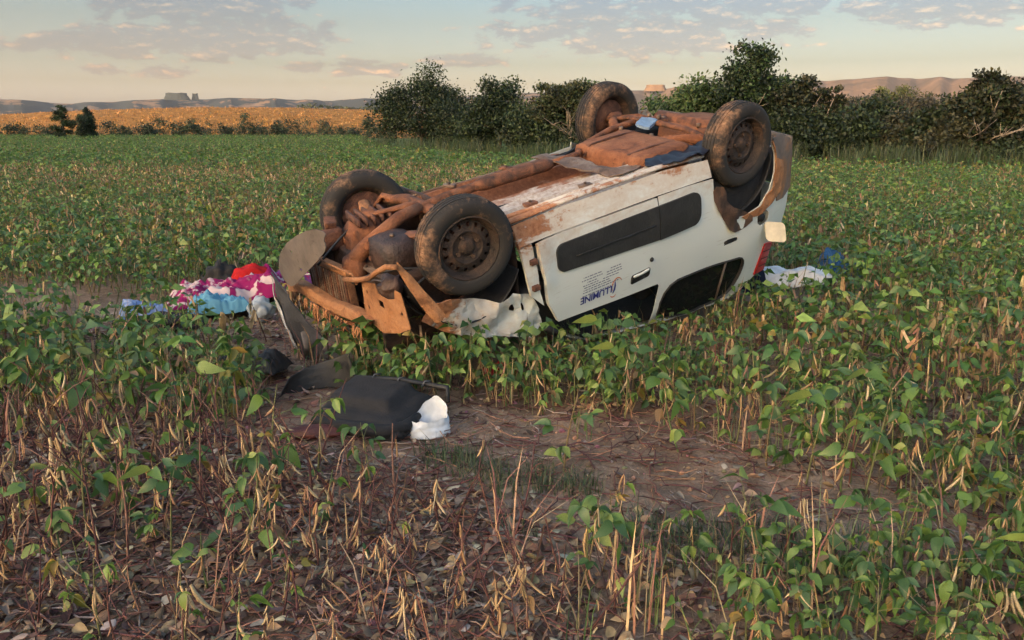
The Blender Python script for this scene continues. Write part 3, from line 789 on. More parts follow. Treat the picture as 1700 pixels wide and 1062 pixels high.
gb = MB().blob((1.30, .20, .34), (.17, .17, .17), 2, .35, 2.4); gb.tube([(1.30, .18, .34), (1.30, .42, .36)], [.15, .11], 12)
part(gb, 'gearbox', M['underbody'])
for k in range(5): part(MB().box((1.20 + .055 * k, .18, .185 - .004 * k), (.016, .24, .05), Matrix.Rotation(R(8), 3, 'Z')), 'gearbox_rib', M['rust'])
dp = MB().tube([(1.05, -.02, .15), (1.22, -.06, .155), (1.38, -.10, .20), (1.47, -.05, .27), (1.52, .02, .36), (1.54, .04, .44)], [.034, .040, .042, .045, .055, .06], 12)
dp.blob((1.535, .03, .42), (.075, .095, .095), 8, .15); part(dp, 'exhaust_downpipe', M['orange'])
for k in range(16):
    y = -.01 + .036 * k; part(MB().box((1.632, y, .60 + .105 * (y - .26)), (.012, .012, .27), None, .003), 'radiator_fin', M['metal'] if k % 3 else M['rust'])
rad = MB().box((1.60, .26, .60), (.05, .58, .30), Matrix.Rotation(R(6), 3, 'X'), .008); part(rad, 'radiator', M['radiator'], auto=30)
part(MB().box((1.60, .26, .445), (.065, .60, .035), Matrix.Rotation(R(6), 3, 'X'), .01), 'radiator_tank', M['tan'], auto=30)
def beam_pt(u, v):
    """channel section: v runs round the fold"""
    zc = .60 + .10 * (u + .4) + .012 * math.sin(u * 9)
    q = np.interp(v, [0, .10, .16, .26, .30], [0, 1, 2, 3, 4]); sx = float(np.interp(q, [0, 1, 2, 3, 4], [1.64, 1.70, 1.715, 1.708, 1.69])); sz = float(np.interp(q, [0, 1, 2, 3, 4], [-.030, -.036, -.015, .040, .055]))
    return Vector((sx + .014 * mnoise.noise(Vector((u * 7, v * 9, 3))), u, zc + sz + .012 * mnoise.noise(Vector((u * 6, v * 8, 8)))))
part(sheet([(-.42, 0), (.82, 0), (.80, .30), (.5, .29), (.1, .30), (-.36, .30)], beam_pt, res=.03, th=.006), 'front_beam', M['tan'], auto=60)
# splintered foam hanging off the beam
rnd = random.Random(9); m = MB()
for k in range(46):
    y = rnd.uniform(-.38, .78); p = Vector((1.735, y, .62 + .10 * (y + .4)))
    q = p + Vector((rnd.uniform(-.01, .03), rnd.uniform(-.03, .03), rnd.uniform(.05, .15))); m.tube([p, (p + q) / 2 + Vector((.012, 0, 0)), q], [.006, .005, .001], 4)
fr_ = part(m, 'torn_fibre', M['tan'], warp=False); fr_['kind'] = 'stuff'
h1 = [(-.52, .405), (-.56, .41), (-.565, .45), (-.52, .445)]; h2 = [(-.36, .40), (-.375, .40), (-.375, .42), (-.36, .42)]; h3 = [(-.355, .50), (-.375, .50), (-.375, .52), (-.355, .52)]; h4 = [(-.69, .44), (-.705, .44), (-.705, .46), (-.69, .46)]
fp = [(-.315, .355), (-.40, .335), (-.50, .315), (-.525, .365), (-.60, .385), (-.655, .37), (-.67, .31), (-.71, .32), (-.735, .42), (-.75, .53), (-.66, .58), (-.50, .625), (-.30, .61)]
part(sheet(fp, lambda u, v: (1.66 - .25 * max(0, -u - .55) + .008 * mnoise.noise(Vector((u * 7, v * 7, 0))), u, v), [h1, h2, h3, h4], res=.035, th=.005), 'front_panel', M['tan'], auto=50)
rl = [(0, -.012), (.10, -.028), (.22, -.035), (.34, -.045), (.42, -.05), (.43, .03), (.30, .035), (.16, .026), (.03, .012)]
def rail_pt(u, v):
    c0 = Vector((1.62, -.70, .135)).lerp(Vector((1.46, -.82, .50)), u / .42); fold = .010 * math.cos(v * 60)
    return c0 + Vector((.9, .3, .1)) * v + Vector((.1, -1, .2)) * (fold + .014 * mnoise.noise(Vector((u * 12, v * 20, 5))))
part(sheet(rl, rail_pt, res=.02, th=.006), 'bent_chassis_rail', M['tan'], auto=60)
part(MB().tube([(1.70, -.18, .375), (1.70, -.38, .315), (1.70, -.52, .262), (1.69, -.60, .205), (1.67, -.69, .150), (1.64, -.76, .140)], .016, 8), 'anti_roll_bar', M['tan'])
part(MB().tube([(1.70, .30, .350), (1.70, 0, .335), (1.70, -.30, .305), (1.70, -.34, .36)], .007, 6), 'bonnet_cable', M['tan'])
for k, (a, b, c) in enumerate([((1.45, -.60, .40), (1.38, -.72, .52), (1.22, -.68, .50)), ((1.5, -.45, .45), (1.45, -.62, .62), (1.30, -.60, .60)), ((1.52, -.30, .40), (1.50, -.42, .56), (1.36, -.40, .66))]):
    pts = [Vector(a).lerp(Vector(b), t).lerp(Vector(b).lerp(Vector(c), t), t) for t in np.linspace(0, 1, 9)]; part(MB().tube(pts, .006 + .004 * (k == 2), 6), 'hose', M['black'])
part(MB().blob((1.58, -.52, .36), (.07, .07, .08), 4, .5, 3), 'alternator', M['oily'])
part(MB().box((1.50, .40, .34), (.16, .10, .14), None, .03), 'battery_tray', M['rust'])
def helix(c, r, h, turns, wire, name, mat, axis=(0, 0, 1)):
    q = Vector((0, 0, 1)).rotation_difference(Vector(axis)); n = int(turns * 12)
    return part(MB().tube([Vector(c) + q @ Vector((r * math.cos(i * math.pi / 6), r * math.sin(i * math.pi / 6), h * i / n)) for i in range(n + 1)], wire, 6), name, mat)


for s in (-1, 1):
    w = WC['nf'] if s < 0 else WC['ff']; h = w - Vector((0, s * .11, 0))
    helix(h + Vector((0, -s * .03, .14)), .065, .26, 5, .009, 'coil_spring', M['rust'], (-.02, -s * .12, .46))
    bo = MB().lathe([(.020 + (.022 if i % 2 else .010) * (1 - i / 14), .012 * i) for i in range(12)], 14); q = Vector((0, 1, 0)).rotation_difference(Vector((1.15, s * .22, .27)) - h)
    part(bo.warp(lambda p: h + Vector((0, -s * .06, 0)) + q @ p), 'shaft_boot', M['black'])
    w = WC['nr'] if s < 0 else WC['fr']; h = w - Vector((0, s * .10, 0))
    part(MB().tube([h + Vector((.05, -s * .02, 0)), h + Vector((.14, -s * .12, .03)), (-.86, s * .30, .12), (-.75, s * .32, .19)], .007, 6), 'brake_hose', M['black'])
# sump flange with its bolts, pulleys and belt on the near end of the engine
part(MB().box((1.36, -.21, .405), (.31, .36, .016), None, .004), 'sump_flange', M['metal'])
for k in range(10):
    a = 2 * math.pi * k / 10; part(MB().tube([(1.36 + .142 * max(-1, min(1, 1.4 * math.cos(a))), -.21 + .168 * max(-1, min(1, 1.4 * math.sin(a))), .395), (1.36 + .142 * max(-1, min(1, 1.4 * math.cos(a))), -.21 + .168 * max(-1, min(1, 1.4 * math.sin(a))), .380)], .009, 6), 'sump_bolt', M['bolt'])
part(MB().tube([(1.38, -.24, .182), (1.38, -.24, .168)], .016, 6), 'drain_plug', M['metal'])
for k, (x, z, r) in enumerate(((1.30, .52, .075), (1.44, .44, .05), (1.20, .62, .055))):
    part(MB().lathe([(.0, -.012), (r * .5, -.014), (r * .55, -.004), (r, -.012), (r * .9, 0), (r, .012), (.0, .014)], 20).warp(lambda p: Vector((x, -.37, z)) + p), 'pulley', M['metal'] if k else M['rust'])
for k, (pts, r, mt) in enumerate(([[(1.56, .10, .50), (1.50, .02, .40), (1.42, .05, .33), (1.30, .02, .30)], .022, 'black'], [[(1.58, .45, .46), (1.46, .44, .34), (1.34, .40, .28), (1.24, .46, .30)], .016, 'black'],
        [[(1.62, -.10, .45), (1.58, -.30, .34), (1.48, -.40, .30), (1.30, -.44, .36)], .009, 'black'], [[(1.66, .30, .44), (1.55, .20, .30), (1.40, .30, .22), (1.15, .34, .24)], .008, 'black'],
        [[(1.05, -.50, .30), (1.20, -.55, .36), (1.36, -.50, .34), (1.5, -.56, .44)], .010, 'black'], [[(1.64, -.34, .37), (1.60, -.42, .31), (1.55, -.50, .35), (1.52, -.55, .46)], .006, 'metal'])):
    P_ = [Vector(p) for p in pts]; cur = [((1 - t) ** 3) * P_[0] + 3 * t * (1 - t) ** 2 * P_[1] + 3 * t * t * (1 - t) * P_[2] + t ** 3 * P_[3] for t in np.linspace(0, 1, 14)]
    part(MB().tube(cur, r, 8), 'engine_hose', M[mt])
rnd = random.Random(31)
for k in range(16):
    x, y = rnd.uniform(1.08, 1.55), rnd.uniform(-.30, .44); z = rnd.uniform(.24, .36)
    part(MB().box((x, y, z), (rnd.uniform(.03, .09), rnd.uniform(.03, .09), rnd.uniform(.03, .07)), Matrix.Rotation(rnd.uniform(-.6, .6), 3, 'X') @ Matrix.Rotation(rnd.uniform(-.6, .6), 3, 'Z'), .008), 'engine_bracket', [M['rust'], M['oily'], M['orange'], M['metal']][k % 4], auto=40)
# bolts through the rear arms
for x, y, z in ((-.86, .16, .11), (-.86, -.16, .11), (-1.34, .18, .135), (-1.34, -.18, .135), (-1.05, .05, .03), (-1.05, -.05, .03)): part(MB().tube([(x, y, z), (x, y, z - .03)], .017, 6), 'arm_bolt', M['metal'])
# crumpled bonnet pressed on the ground, torn near-side wing
part(sheet([(.74, -.60), (.74, .62), (1.62, .58), (1.56, 0), (1.36, -.50)], lambda u, v: (u, v, .92 - .10 * (u - .74) + .05 * mnoise.noise(Vector((u * 4, v * 4, 2)))), res=.05, th=.005), 'crumpled_bonnet', M['underbody'], auto=50)
wing = [(1.507, .535), (1.423, .47), (1.317, .459), (1.163, .521), (.963, .612), (.858, .591), (.729, .643), (.675, .76), (.64, .90), (.763, .93), (.961, .86), (1.152, .78), (1.374, .66)]
wh = [smooth_poly([(.905, .645), (.865, .66), (.85, .72), (.895, .70)], 1), smooth_poly([(.815, .67), (.785, .69), (.78, .74), (.812, .72)], 1)]
part(sheet(wing, lambda u, v: (u, -.70 + .055 * mnoise.noise(Vector((u * 5, v * 7, 3))) + .030 * abs(mnoise.noise(Vector((u * 11, v * 10, 1)))) + .012 * mnoise.noise(Vector((u * 40, v * 30, 1))), v), wh, res=.02, th=.004), 'crumpled_wing', M['paint'], auto=35)
hp = [(.848, .181), (.730, .290), (.712, .439), (.698, .626), (.675, .72), (.771, .62), (.792, .51), (.818, .313)]
part(sheet(hp, lambda u, v: side(u, v) + Vector((0, .012 + .012 * mnoise.noise(Vector((u * 14, v * 9, 0))), 0)), res=.03, th=.02), 'hinge_pillar', M['paint'], auto=50)
for z in (.40, .57): part(MB().box(side(.74, z) + Vector((0, .0, 0)), (.05, .03, .035), None, .006), 'door_hinge', M['rust'])
# front bumper: grey undertray lip and the torn skin hanging to the ground
gp = smooth_poly([(.02, .085), (-.12, .085), (-.08, .14), (-.105, .17), (-.07, .23), (.109, .37), (.36, .55), (.52, .62), (.68, .60), (.71, .545), (.568, .398), (.295, .216)], 1)
part(sheet(gp, lambda u, v: (1.76 + .05 * math.sin((u + .1) * 3.4) - .10 * max(0, .30 - v) + .008 * mnoise.noise(Vector((u * 6, v * 6, 4))), u, v), [[(.30, .30), (.33, .30), (.33, .315), (.30, .315)], [(.21, .39), (.24, .39), (.24, .41), (.21, .41)]], res=.035, th=.006), 'bumper_undertray', M['grey'], auto=50)
bs = [(.66, .54), (.50, .60), (.38, .742), (.28, .83), (.17, .92), (.24, 1.0), (.32, 1.09), (.42, 1.12), (.50, 1.06), (.53, .94), (.66, .80)]
bsk = sheet(bs, lambda u, v: (1.80 + .06 * math.sin((u - .3) * 6) + .02 * mnoise.noise(Vector((u * 9, v * 9, 0))), u, v), res=.03, th=.008)
part(bsk, 'bumper_skin', mottled('bumper_black', [(.3, (.018, .020, .026)), (.6, (.05, .05, .06)), (.85, (.11, .10, .10))], 5, .5), warp=False, auto=50)
bw = [(.665, .56), (.70, .70), (.675, .81), (.545, .945), (.505, 1.05), (.47, 1.05), (.50, .93), (.62, .79), (.635, .66)]
part(sheet(bw, lambda u, v: (1.815 + .06 * math.sin((u - .3) * 6) + .02 * mnoise.noise(Vector((u * 9, v * 9, 0))), u, v), res=.03, th=.006), 'bumper_strip', plain('white_strip', (.42, .42, .43), .5), warp=False)
part(MB().tube([(1.83, .36, .88), (1.82, .30, .97), (1.83, .38, 1.07)], [.02, .05, .03], 6, flat=.25), 'bumper_end', M['grey'], warp=False)
# rear bumper and broken arch lip
def rbx(u, v): return Vector((-1.84 + .05 * (u / .68) ** 2 - .02 * math.sin((v - .2) * 7), u, v))
part(sheet([(-.69, .22), (.69, .22), (.69, .62), (-.69, .62)], rbx, res=.06, th=.01), 'rear_bumper', M['grey'])
rs = [(-1.535, .17), (-1.66, .17), (-1.80, .24), (-1.83, .40), (-1.82, .62), (-1.70, .67), (-1.60, .665), (-1.56, .50), (-1.555, .30)]
part(sheet(rs, lambda u, v: side(u, v) + Vector((0, -.012 - .01 * math.sin(v * 9), 0)), res=.04, th=.012), 'bumper_corner', M['bumper'] if 'bumper' in M else mottled('scuffed_bumper', [(.3, (.08, .07, .065)), (.48, (.16, .12, .10)), (.62, (.30, .14, .06))], 3.5, .7), auto=50)
lip_o = [(-1.20, .69), (-1.34, .70), (-1.46, .665), (-1.60, .62), (-1.66, .50), (-1.665, .36), (-1.64, .24), (-1.60, .17)]
lip = [(-1.16, .662)] + lip_o + arch[:4:-1]
part(sheet(lip, lambda u, v: side(u, v) + Vector((0, -.016 + .022 * mnoise.noise(Vector((u * 11, v * 11, 2))), 0)), res=.025, th=.006), 'arch_lip', M['tan'], auto=60)
mf = [(-.858, .355), (-.955, .37), (-1.0, .53), (-1.18, .61), (-1.30, .70), (-1.20, .775), (-1.04, .745), (-.974, .63), (-.873, .50)]
part(sheet(smooth_poly(mf, 1), lambda u, v: side(u, v) + Vector((0, -.012 + .035 * mnoise.noise(Vector((u * 8, v * 8, 0))), 0)), [[(-1.10, .66), (-1.16, .675), (-1.13, .70)]], res=.03, th=.006), 'torn_arch_liner', mottled('dirty_liner', [(.3, (.02, .014, .012)), (.5, (.07, .04, .03)), (.75, (.20, .10, .055))], 7, .8), auto=50)
for s in (-1, 1):
    w = WC['nr'] if s < 0 else WC['fr']
    part(sheet([(.05, 0), (3.1, 0), (3.1, 1), (.05, 1)], lambda u, v: (-1.19 + .36 * math.cos(u), s * (.42 + .29 * v), .27 + .38 * math.sin(u)), res=.09, th=.005), 'wheel_house', M['black'])
    part(sheet([(-.80, .25), (-1.58, .25), (-1.5, .6), (-1.2, .66), (-.9, .6)], lambda u, v: (u, s * .42, v), res=.1, th=.005), 'wheel_house_wall', M['black'])


# ---- wheels
def wheel_meshes():
    n = 64; t = MB()
    # tyre: rounded section with shoulder, sidewall and bead
    prof = [(.178, -.062), (.186, -.072), (.205, -.080), (.232, -.083), (.254, -.078), (.266, -.068), (.272, -.052), (.2745, -.025), (.275, 0), (.2745, .025), (.272, .052), (.266, .068), (.254, .078), (.232, .083), (.205, .080), (.186, .072), (.178, .062)]
    t.lathe(prof, n)
    for c in (-.026, .0, .026):                                            # tread ribs between three grooves
        t.lathe([(.2735, c - .009), (.2795, c - .008), (.2795, c + .008), (.2735, c + .009)], n)
    for sgn in (-1, 1):                                                    # shoulder blocks
        for k in range(n):
            a = 2 * math.pi * k / n; da = 2 * math.pi / n * .62
            q = [(r * math.cos(a + d), sgn * y, r * math.sin(a + d)) for d in (0, da) for r, y in ((.2735, .044), (.2785, .046), (.2725, .062), (.267, .066))]
            t.add(q, [(0, 1, 5, 4), (1, 2, 6, 5), (2, 3, 7, 6), (0, 4, 7, 3), (0, 3, 2, 1), (4, 5, 6, 7)])
    r = MB()
    # steel rim, outer face towards -y: lip, well, disc with a raised ring and hub
    r.lathe([(.176, .060), (.182, .066), (.184, .058), (.170, .050), (.150, .02), (.150, -.02), (.166, -.050), (.183, -.060), (.186, -.070), (.178, -.074), (.168, -.060), (.162, -.045)], 48)
    disc = [(.163, -.030), (.150, -.022), (.142, -.026), (.118, -.038), (.106, -.041), (.092, -.046), (.080, -.036), (.052, -.034), (.040, -.046), (.030, -.050), (.0, -.050)]
    nn = 48; vs = [(R_ * math.cos(2 * math.pi * k / nn), y, R_ * math.sin(2 * math.pi * k / nn)) for R_, y in disc for k in range(nn)]
    fs = []
    for i in range(len(disc) - 1):
        for k in range(nn):
            if i == 2 and k % 3 == 1: continue                              # the ring of air slots
            fs.append((i * nn + k, i * nn + (k + 1) % nn, (i + 1) * nn + (k + 1) % nn, (i + 1) * nn + k))
    r.add(vs, fs)
    b = []
    for k in range(4):
        a = 2 * math.pi * (k + .5) / 4; c = Vector((.066 * math.cos(a), -.034, .066 * math.sin(a)))
        b.append(MB().tube([c, c + Vector((0, -.018, 0))], .011, 6))
    d = MB().lathe([(.0, .012), (.148, .012), (.148, .02), (.0, .02)], 24)
    return t, r, b, d


tm, rm, bm_, dm = wheel_meshes()
WS = {'nf': 1.04, 'nr': 1.075, 'ff': 1.10, 'fr': 1.07}
first = None
for key, s, steer, camber, spin, lab in (('nf', -1, 9, 0, 20, 'mud-caked front wheel beside the open wheel arch'), ('nr', -1, 0, 0, 55, 'rear wheel with slotted steel rim above the quarter panel'), ('ff', 1, 14, 6, 100, None), ('fr', 1, 0, 0, 10, None)):
    w = empty('wheel'); w.parent = car
    loc = Matrix.Translation(WC[key]) @ Matrix.Rotation(R(steer), 4, 'Z') @ Matrix.Rotation(R(camber), 4, 'X') @ (Matrix.Rotation(math.pi, 4, 'Z') if s > 0 else Matrix()) @ Matrix.Rotation(R(spin), 4, 'Y') @ Matrix.Scale(WS[key], 4)
    w.matrix_local = Matrix.Translation((-.2287, -5.9212, 0)) @ CAR_M @ loc
    if lab: w['label'] = lab
    if first is None:
        first = [tm.build('tyre', M['tyre'], w, auto=40), rm.build('rim', M['rim'], w, auto=40), *[q.build('wheel_bolt', M['bolt'], w, False) for q in bm_], dm.build('brake_drum', M['rust'], w)]
    else:
        for o in first: c = o.copy(); link(c); c.parent = w


# ------------------------------------------------------------------ vegetation
rng = np.random.default_rng(11)


def in_poly(P, poly):
    """vectorised point in polygon"""
    x, y = P[:, 0], P[:, 1]; c = np.zeros(len(P), bool); n = len(poly); j = n - 1
    for i in range(n):
        xi, yi = poly[i]; xj, yj = poly[j]
        with np.errstate(divide='ignore', invalid='ignore'):
            c ^= ((yi > y) != (yj > y)) & (x < (xj - xi) * (y - yi) / (yj - yi + 1e-12) + xi)
        j = i
    return c


TRACK = [(-1.0, 4.40), (-.3, 4.50), (.3, 4.42), (.66, 4.2), (.98, 3.95), (1.15, 3.55), (1.45, 3.25), (1.75, 3.02), (1.65, 2.85), (1.4, 2.76), (1.05, 2.85), (.70, 3.0), (.45, 3.12), (.10, 3.42), (-.33, 3.75), (-1.05, 4.1)]
LANE = [(-6.5, 8.4), (-5.1, 8.2), (-3.9, 7.7), (-3.2, 7.6), (-2.6, 8.3), (-1.7, 7.9), (-1.5, 6.2), (-1.3, 5.5), (-1.0, 4.9), (-.95, 3.95), (-1.25, 4.05), (-1.5, 4.9), (-1.9, 5.4), (-2.5, 5.85), (-3.2, 5.95), (-4.2, 6.6), (-6.5, 7.0)]
DEAD = [(-3.0, 1.5), (.15, 1.5), (.25, 2.6), (.02, 3.2), (-.45, 3.65), (-1.2, 3.95), (-1.9, 4.15), (-3.4, 4.1)]
TUFT = [(-.45, 3.85), (-.1, 3.75), (.2, 3.55), (.55, 3.3), (.95, 3.05), (1.15, 2.8), (.7, 2.72), (.25, 2.78), (-.1, 3.0), (-.4, 3.45)]
REAR = [(1.55, 5.6), (1.75, 5.15), (2.15, 5.2), (2.2, 5.6), (1.9, 5.9)]
car_pts = [CAR_M @ Vector(p) for p in ((.30, -.56, 1.2), (-1.1, -.52, 1.3), (-1.5, -.5, 1.0), (-1.7, .6, 1.0), (-.6, .6, 1.3), (1.0, .62, .9), (1.66, .60, .7), (1.50, -.05, .7), (1.12, -.50, .7), (.8, -.50, .9))]
FOOT = [(p.x, p.y) for p in car_pts]
GND_C = None


def gz(P): return np.array([ground_h(float(a), float(b)) for a, b in P[:, :2]])


# --- leaf, pod and stem shapes
def leaf_geo(L, W, fold=.25, curl=.25, hi=True, twist=0.0):
    ts = [0, .14, .36, .64, .86, 1.0] if hi else [0, .4, 1.0]; ws = [0, .60, 1.0, .78, .36, 0] if hi else [0, 1, 0]
    V = []; T = []
    for t, w in zip(ts, ws):
        z = -curl * L * t * t
        if w == 0: V.append((L * t, 0, z)); continue
        hw = W * .5 * w; up = fold * hw
        V += [(L * t, -hw, z + up + twist * hw), (L * t, 0, z), (L * t, hw, z + up - twist * hw)]
    if hi:
        T += [(0, 1, 2), (0, 2, 3)]
        for k in range(3):
            a = 1 + 3 * k; b = a + 3; T += [(a, b, b + 1), (a, b + 1, a + 1), (a + 1, b + 1, b + 2), (a + 1, b + 2, a + 2)]
        T += [(10, 13, 11), (11, 13, 12)]
    else: T += [(0, 1, 2), (0, 2, 3), (1, 4, 2), (2, 4, 3)]
    return np.array(V), np.array(T)


def pod_geo(L, W, bend, n=4, seg=4):
    V = []; T = []
    for i in range(seg + 1):
        t = i / seg; r = W * .5 * (math.sin(math.pi * min(1, .12 + .88 * t)) ** .5 if t < 1 else 0) * (1 + .18 * math.sin(t * 19)) + .0006
        c = (bend * L * t * t, 0, -L * t)
        for k in range(n):
            a = 2 * math.pi * k / n; V.append((c[0] + r * math.cos(a), r * .5 * math.sin(a), c[2]))
    for i in range(seg):
        for k in range(n):
            a = i * n + k; b = i * n + (k + 1) % n; T += [(a, b, b + n), (a, b + n, a + n)]
    return np.array(V), np.array(T)


def tube_geo(pts, rad, n=4):
    m = MB(); m.tube(pts, rad, n, cap=False); V = np.array(m.v); T = []
    for f in m.f: T += [(f[0], f[1], f[2]), (f[0], f[2], f[3])]
    return V, np.array(T)


def frame(d, roll=0.0, up=(0, 0, 1)):
    """3x3 with x along d and z roughly up, rolled"""
    x = Vector(d).normalized(); u = Vector(up)
    if abs(x.dot(u)) > .97: u = Vector((0, 1, 0))
    y = u.cross(x).normalized(); z = x.cross(y)
    m = Matrix((x, y, z)).transposed()
    return m @ Matrix.Rotation(roll, 3, 'X')


GREENS = [(.100, .185, .040), (.135, .235, .050), (.060, .125, .034), (.180, .28, .060), (.090, .165, .066), (.25, .32, .080), (.070, .14, .040)]
YELLOWS = [(.25, .22, .04), (.19, .21, .045), (.30, .20, .05)]
DRYS = [(.30, .19, .10), (.36, .25, .14), (.24, .14, .085)]
PODS = [(.42, .27, .13), (.50, .34, .18), (.34, .20, .10), (.30, .16, .10), (.55, .42, .25)]
STALKS = [(.075, .026, .024), (.13, .052, .043), (.20, .105, .078), (.10, .036, .036)]
GSTEM = [(.10, .14, .045), (.13, .13, .05), (.16, .11, .05)]


def plant(rnd, kind, h):
    """-> (stem tubes, leaves, pods); kind: green, mixed, yellow, dry, stalk"""
    stems = []; leaves = []; pods = []
    lean = Vector((rnd.uniform(-.25, .25), rnd.uniform(-.25, .25), 1)).normalized() * h
    if kind in ('dry', 'stalk'): lean = Vector((rnd.uniform(-.45, .45), rnd.uniform(-.45, .45), 1)).normalized() * h
    bow = Vector((rnd.uniform(-.12, .12), rnd.uniform(-.12, .12), 0)) * h
    axis = lambda t: lean * t + bow * (4 * t * (1 - t)) * .5
    sc_ = rnd.choice(STALKS) if kind in ('dry', 'stalk') else rnd.choice(GSTEM)
    stems.append(([axis(t) for t in (0, .25, .5, .75, 1)], [.0050, .0045, .0038, .0030, .0014], sc_))
    nodes = rnd.randint(6, 9); ph = rnd.uniform(0, 6.3)
    for i in range(nodes):
        t = .16 + .84 * (i + rnd.uniform(-.3, .3)) / nodes; t = min(1, max(.08, t)); p = axis(t)
        az = ph + i * 2.4 + rnd.uniform(-.4, .4); out = Vector((math.cos(az), math.sin(az), 0))
        if kind in ('green', 'mixed', 'yellow'):
            if kind == 'mixed' and rnd.random() < .3 or (kind == 'green' and rnd.random() < .08): continue
            pl = rnd.uniform(.06, .15) * (1.1 - .4 * t) * h / .42; d = (out + Vector((0, 0, rnd.uniform(.3, 1.4)))).normalized()
            q = p + d * pl * .6; e = q + (d + Vector((0, 0, -.25))).normalized() * pl * .4
            stems.append(([p, q, e], [.0018, .0014, .0010], rnd.choice(GSTEM)))
            yel = rnd.random() < {'green': .02, 'mixed': .09, 'yellow': .6}[kind]
            L = rnd.uniform(.040, .098) * (h / .42) ** .5
            fw = (e - q).normalized(); fw.z = rnd.uniform(-.75, .25); fw.normalize()
            for a in (0, 1.25, -1.25):
                if rnd.random() < .10: continue
                dd = Matrix.Rotation(a + rnd.uniform(-.25, .25), 3, 'Z') @ fw; dd.z += rnd.uniform(-.35, .25)
                col = rnd.choice(YELLOWS) if yel else rnd.choice(GREENS)
                if kind != 'green' and rnd.random() < .06: col = rnd.choice(DRYS)
                leaves.append((e, frame(dd, rnd.uniform(-1.1, 1.1)), L * (1 if a == 0 else rnd.uniform(.7, .98)), col, rnd.randrange(9)))
        if rnd.random() < {'dry': .5, 'stalk': .55}.get(kind, 0):                     # side branch
            d = (out + Vector((0, 0, rnd.uniform(.5, 1.8)))).normalized(); L = rnd.uniform(.06, .20); e = p + d * L
            stems.append(([p, p + d * L * .5 + Vector((0, 0, .01)), e], [.0028, .002, .001], rnd.choice(STALKS)))
            p = p.lerp(e, rnd.uniform(.3, 1))
        npod = {'green': 0 if rnd.random() < .86 else 1, 'mixed': rnd.randint(0, 3), 'yellow': rnd.randint(0, 1), 'dry': rnd.randint(1, 3), 'stalk': 0 if rnd.random() < .9 else 1}[kind]
        for _ in range(npod):
            dd = (out * rnd.uniform(.1, .9) + Vector((rnd.uniform(-.4, .4), rnd.uniform(-.4, .4), rnd.uniform(.2, 1.3))))
            pods.append((p, frame((0, 0, 1) if rnd.random() < .0 else dd.cross(Vector((0, 0, 1))) + Vector((.01, 0, 0)), rnd.uniform(-.7, .7)) @ Matrix.Rotation(rnd.uniform(0, 6.3), 3, 'Z'), rnd.uniform(.050, .085), rnd.choice(PODS), rnd.randrange(4)))
        if kind in ('dry', 'mixed') and rnd.random() < (.30 if kind == 'dry' else .12):   # long dried petiole or rolled leaf hanging down
            pods.append((p, frame((math.cos(az), math.sin(az), 0), 0) @ Matrix.Rotation(rnd.uniform(-.5, .5), 3, 'Y'), rnd.uniform(.08, .15), rnd.choice(PODS), 4 + rnd.randrange(2)))
    if kind in ('dry', 'mixed') and rnd.random() < (.28 if kind == 'dry' else .10):    # a bunch of long dry stalks bent over and hanging
        p = axis(rnd.uniform(.6, 1)); col = rnd.choice(PODS); a0 = rnd.uniform(0, 6.3)
        for _ in range(rnd.randint(2, 6)):
            pods.append((p + Vector((rnd.uniform(-.03, .03), rnd.uniform(-.03, .03), rnd.uniform(-.02, .02))), Matrix.Rotation(a0 + rnd.uniform(-.8, .8), 3, 'Z') @ Matrix.Rotation(rnd.uniform(-.45, .45), 3, 'Y'), rnd.uniform(.09, .18), col if rnd.random() < .7 else rnd.choice(PODS), 4 + rnd.randrange(2)))
    if kind in ('dry', 'stalk'):
        for _ in range(rnd.randint(0, 2) if kind == 'dry' else 0):
            t = rnd.uniform(.3, 1); dd = Vector((rnd.uniform(-1, 1), rnd.uniform(-1, 1), -.8))
            col = rnd.choice(DRYS) if rnd.random() < .6 else rnd.choice(GREENS + YELLOWS)
            leaves.append((axis(t), frame(dd, rnd.uniform(-1, 1)), rnd.uniform(.05, .08), col, rnd.randrange(6)))
    return stems, leaves, pods


LEAF_HI = [leaf_geo(1, w, f, c, True, tw) for w, f, c, tw in ((.58, .35, .22, .1), (.66, .15, .35, -.3), (.52, .70, .50, .2), (.60, -.25, .35, .45), (.46, .95, .15, -.15), (.62, .30, .75, .1), (.50, .55, -.20, .35), (.56, 1.2, .45, 0), (.64, .05, .95, -.25))]
for k_, (V_, T_) in enumerate(LEAF_HI): V_[:, 2] += np.array([.045 * mnoise.noise(Vector((p_[0] * 4 + k_ * 3, p_[1] * 6, k_))) for p_ in V_]); V_[:, 1] += .05 * np.sin(V_[:, 0] * 5 + k_)
LEAF_LO = [leaf_geo(1, w * 1.15, f, c, False) for w, f, c in ((.60, .30, .18), (.64, .15, .30), (.56, .45, .40), (.62, -.12, .25), (.54, .60, .10), (.64, .25, .55), (.5, .5, -.2), (.56, 1.0, .4), (.6, .05, .8))]
POD_HI = [pod_geo(1, .17, b) for b in (.12, .3, -.2, .45)] + [pod_geo(1, .085, .5, 4, 5), pod_geo(1, .10, -.35, 4, 5)]


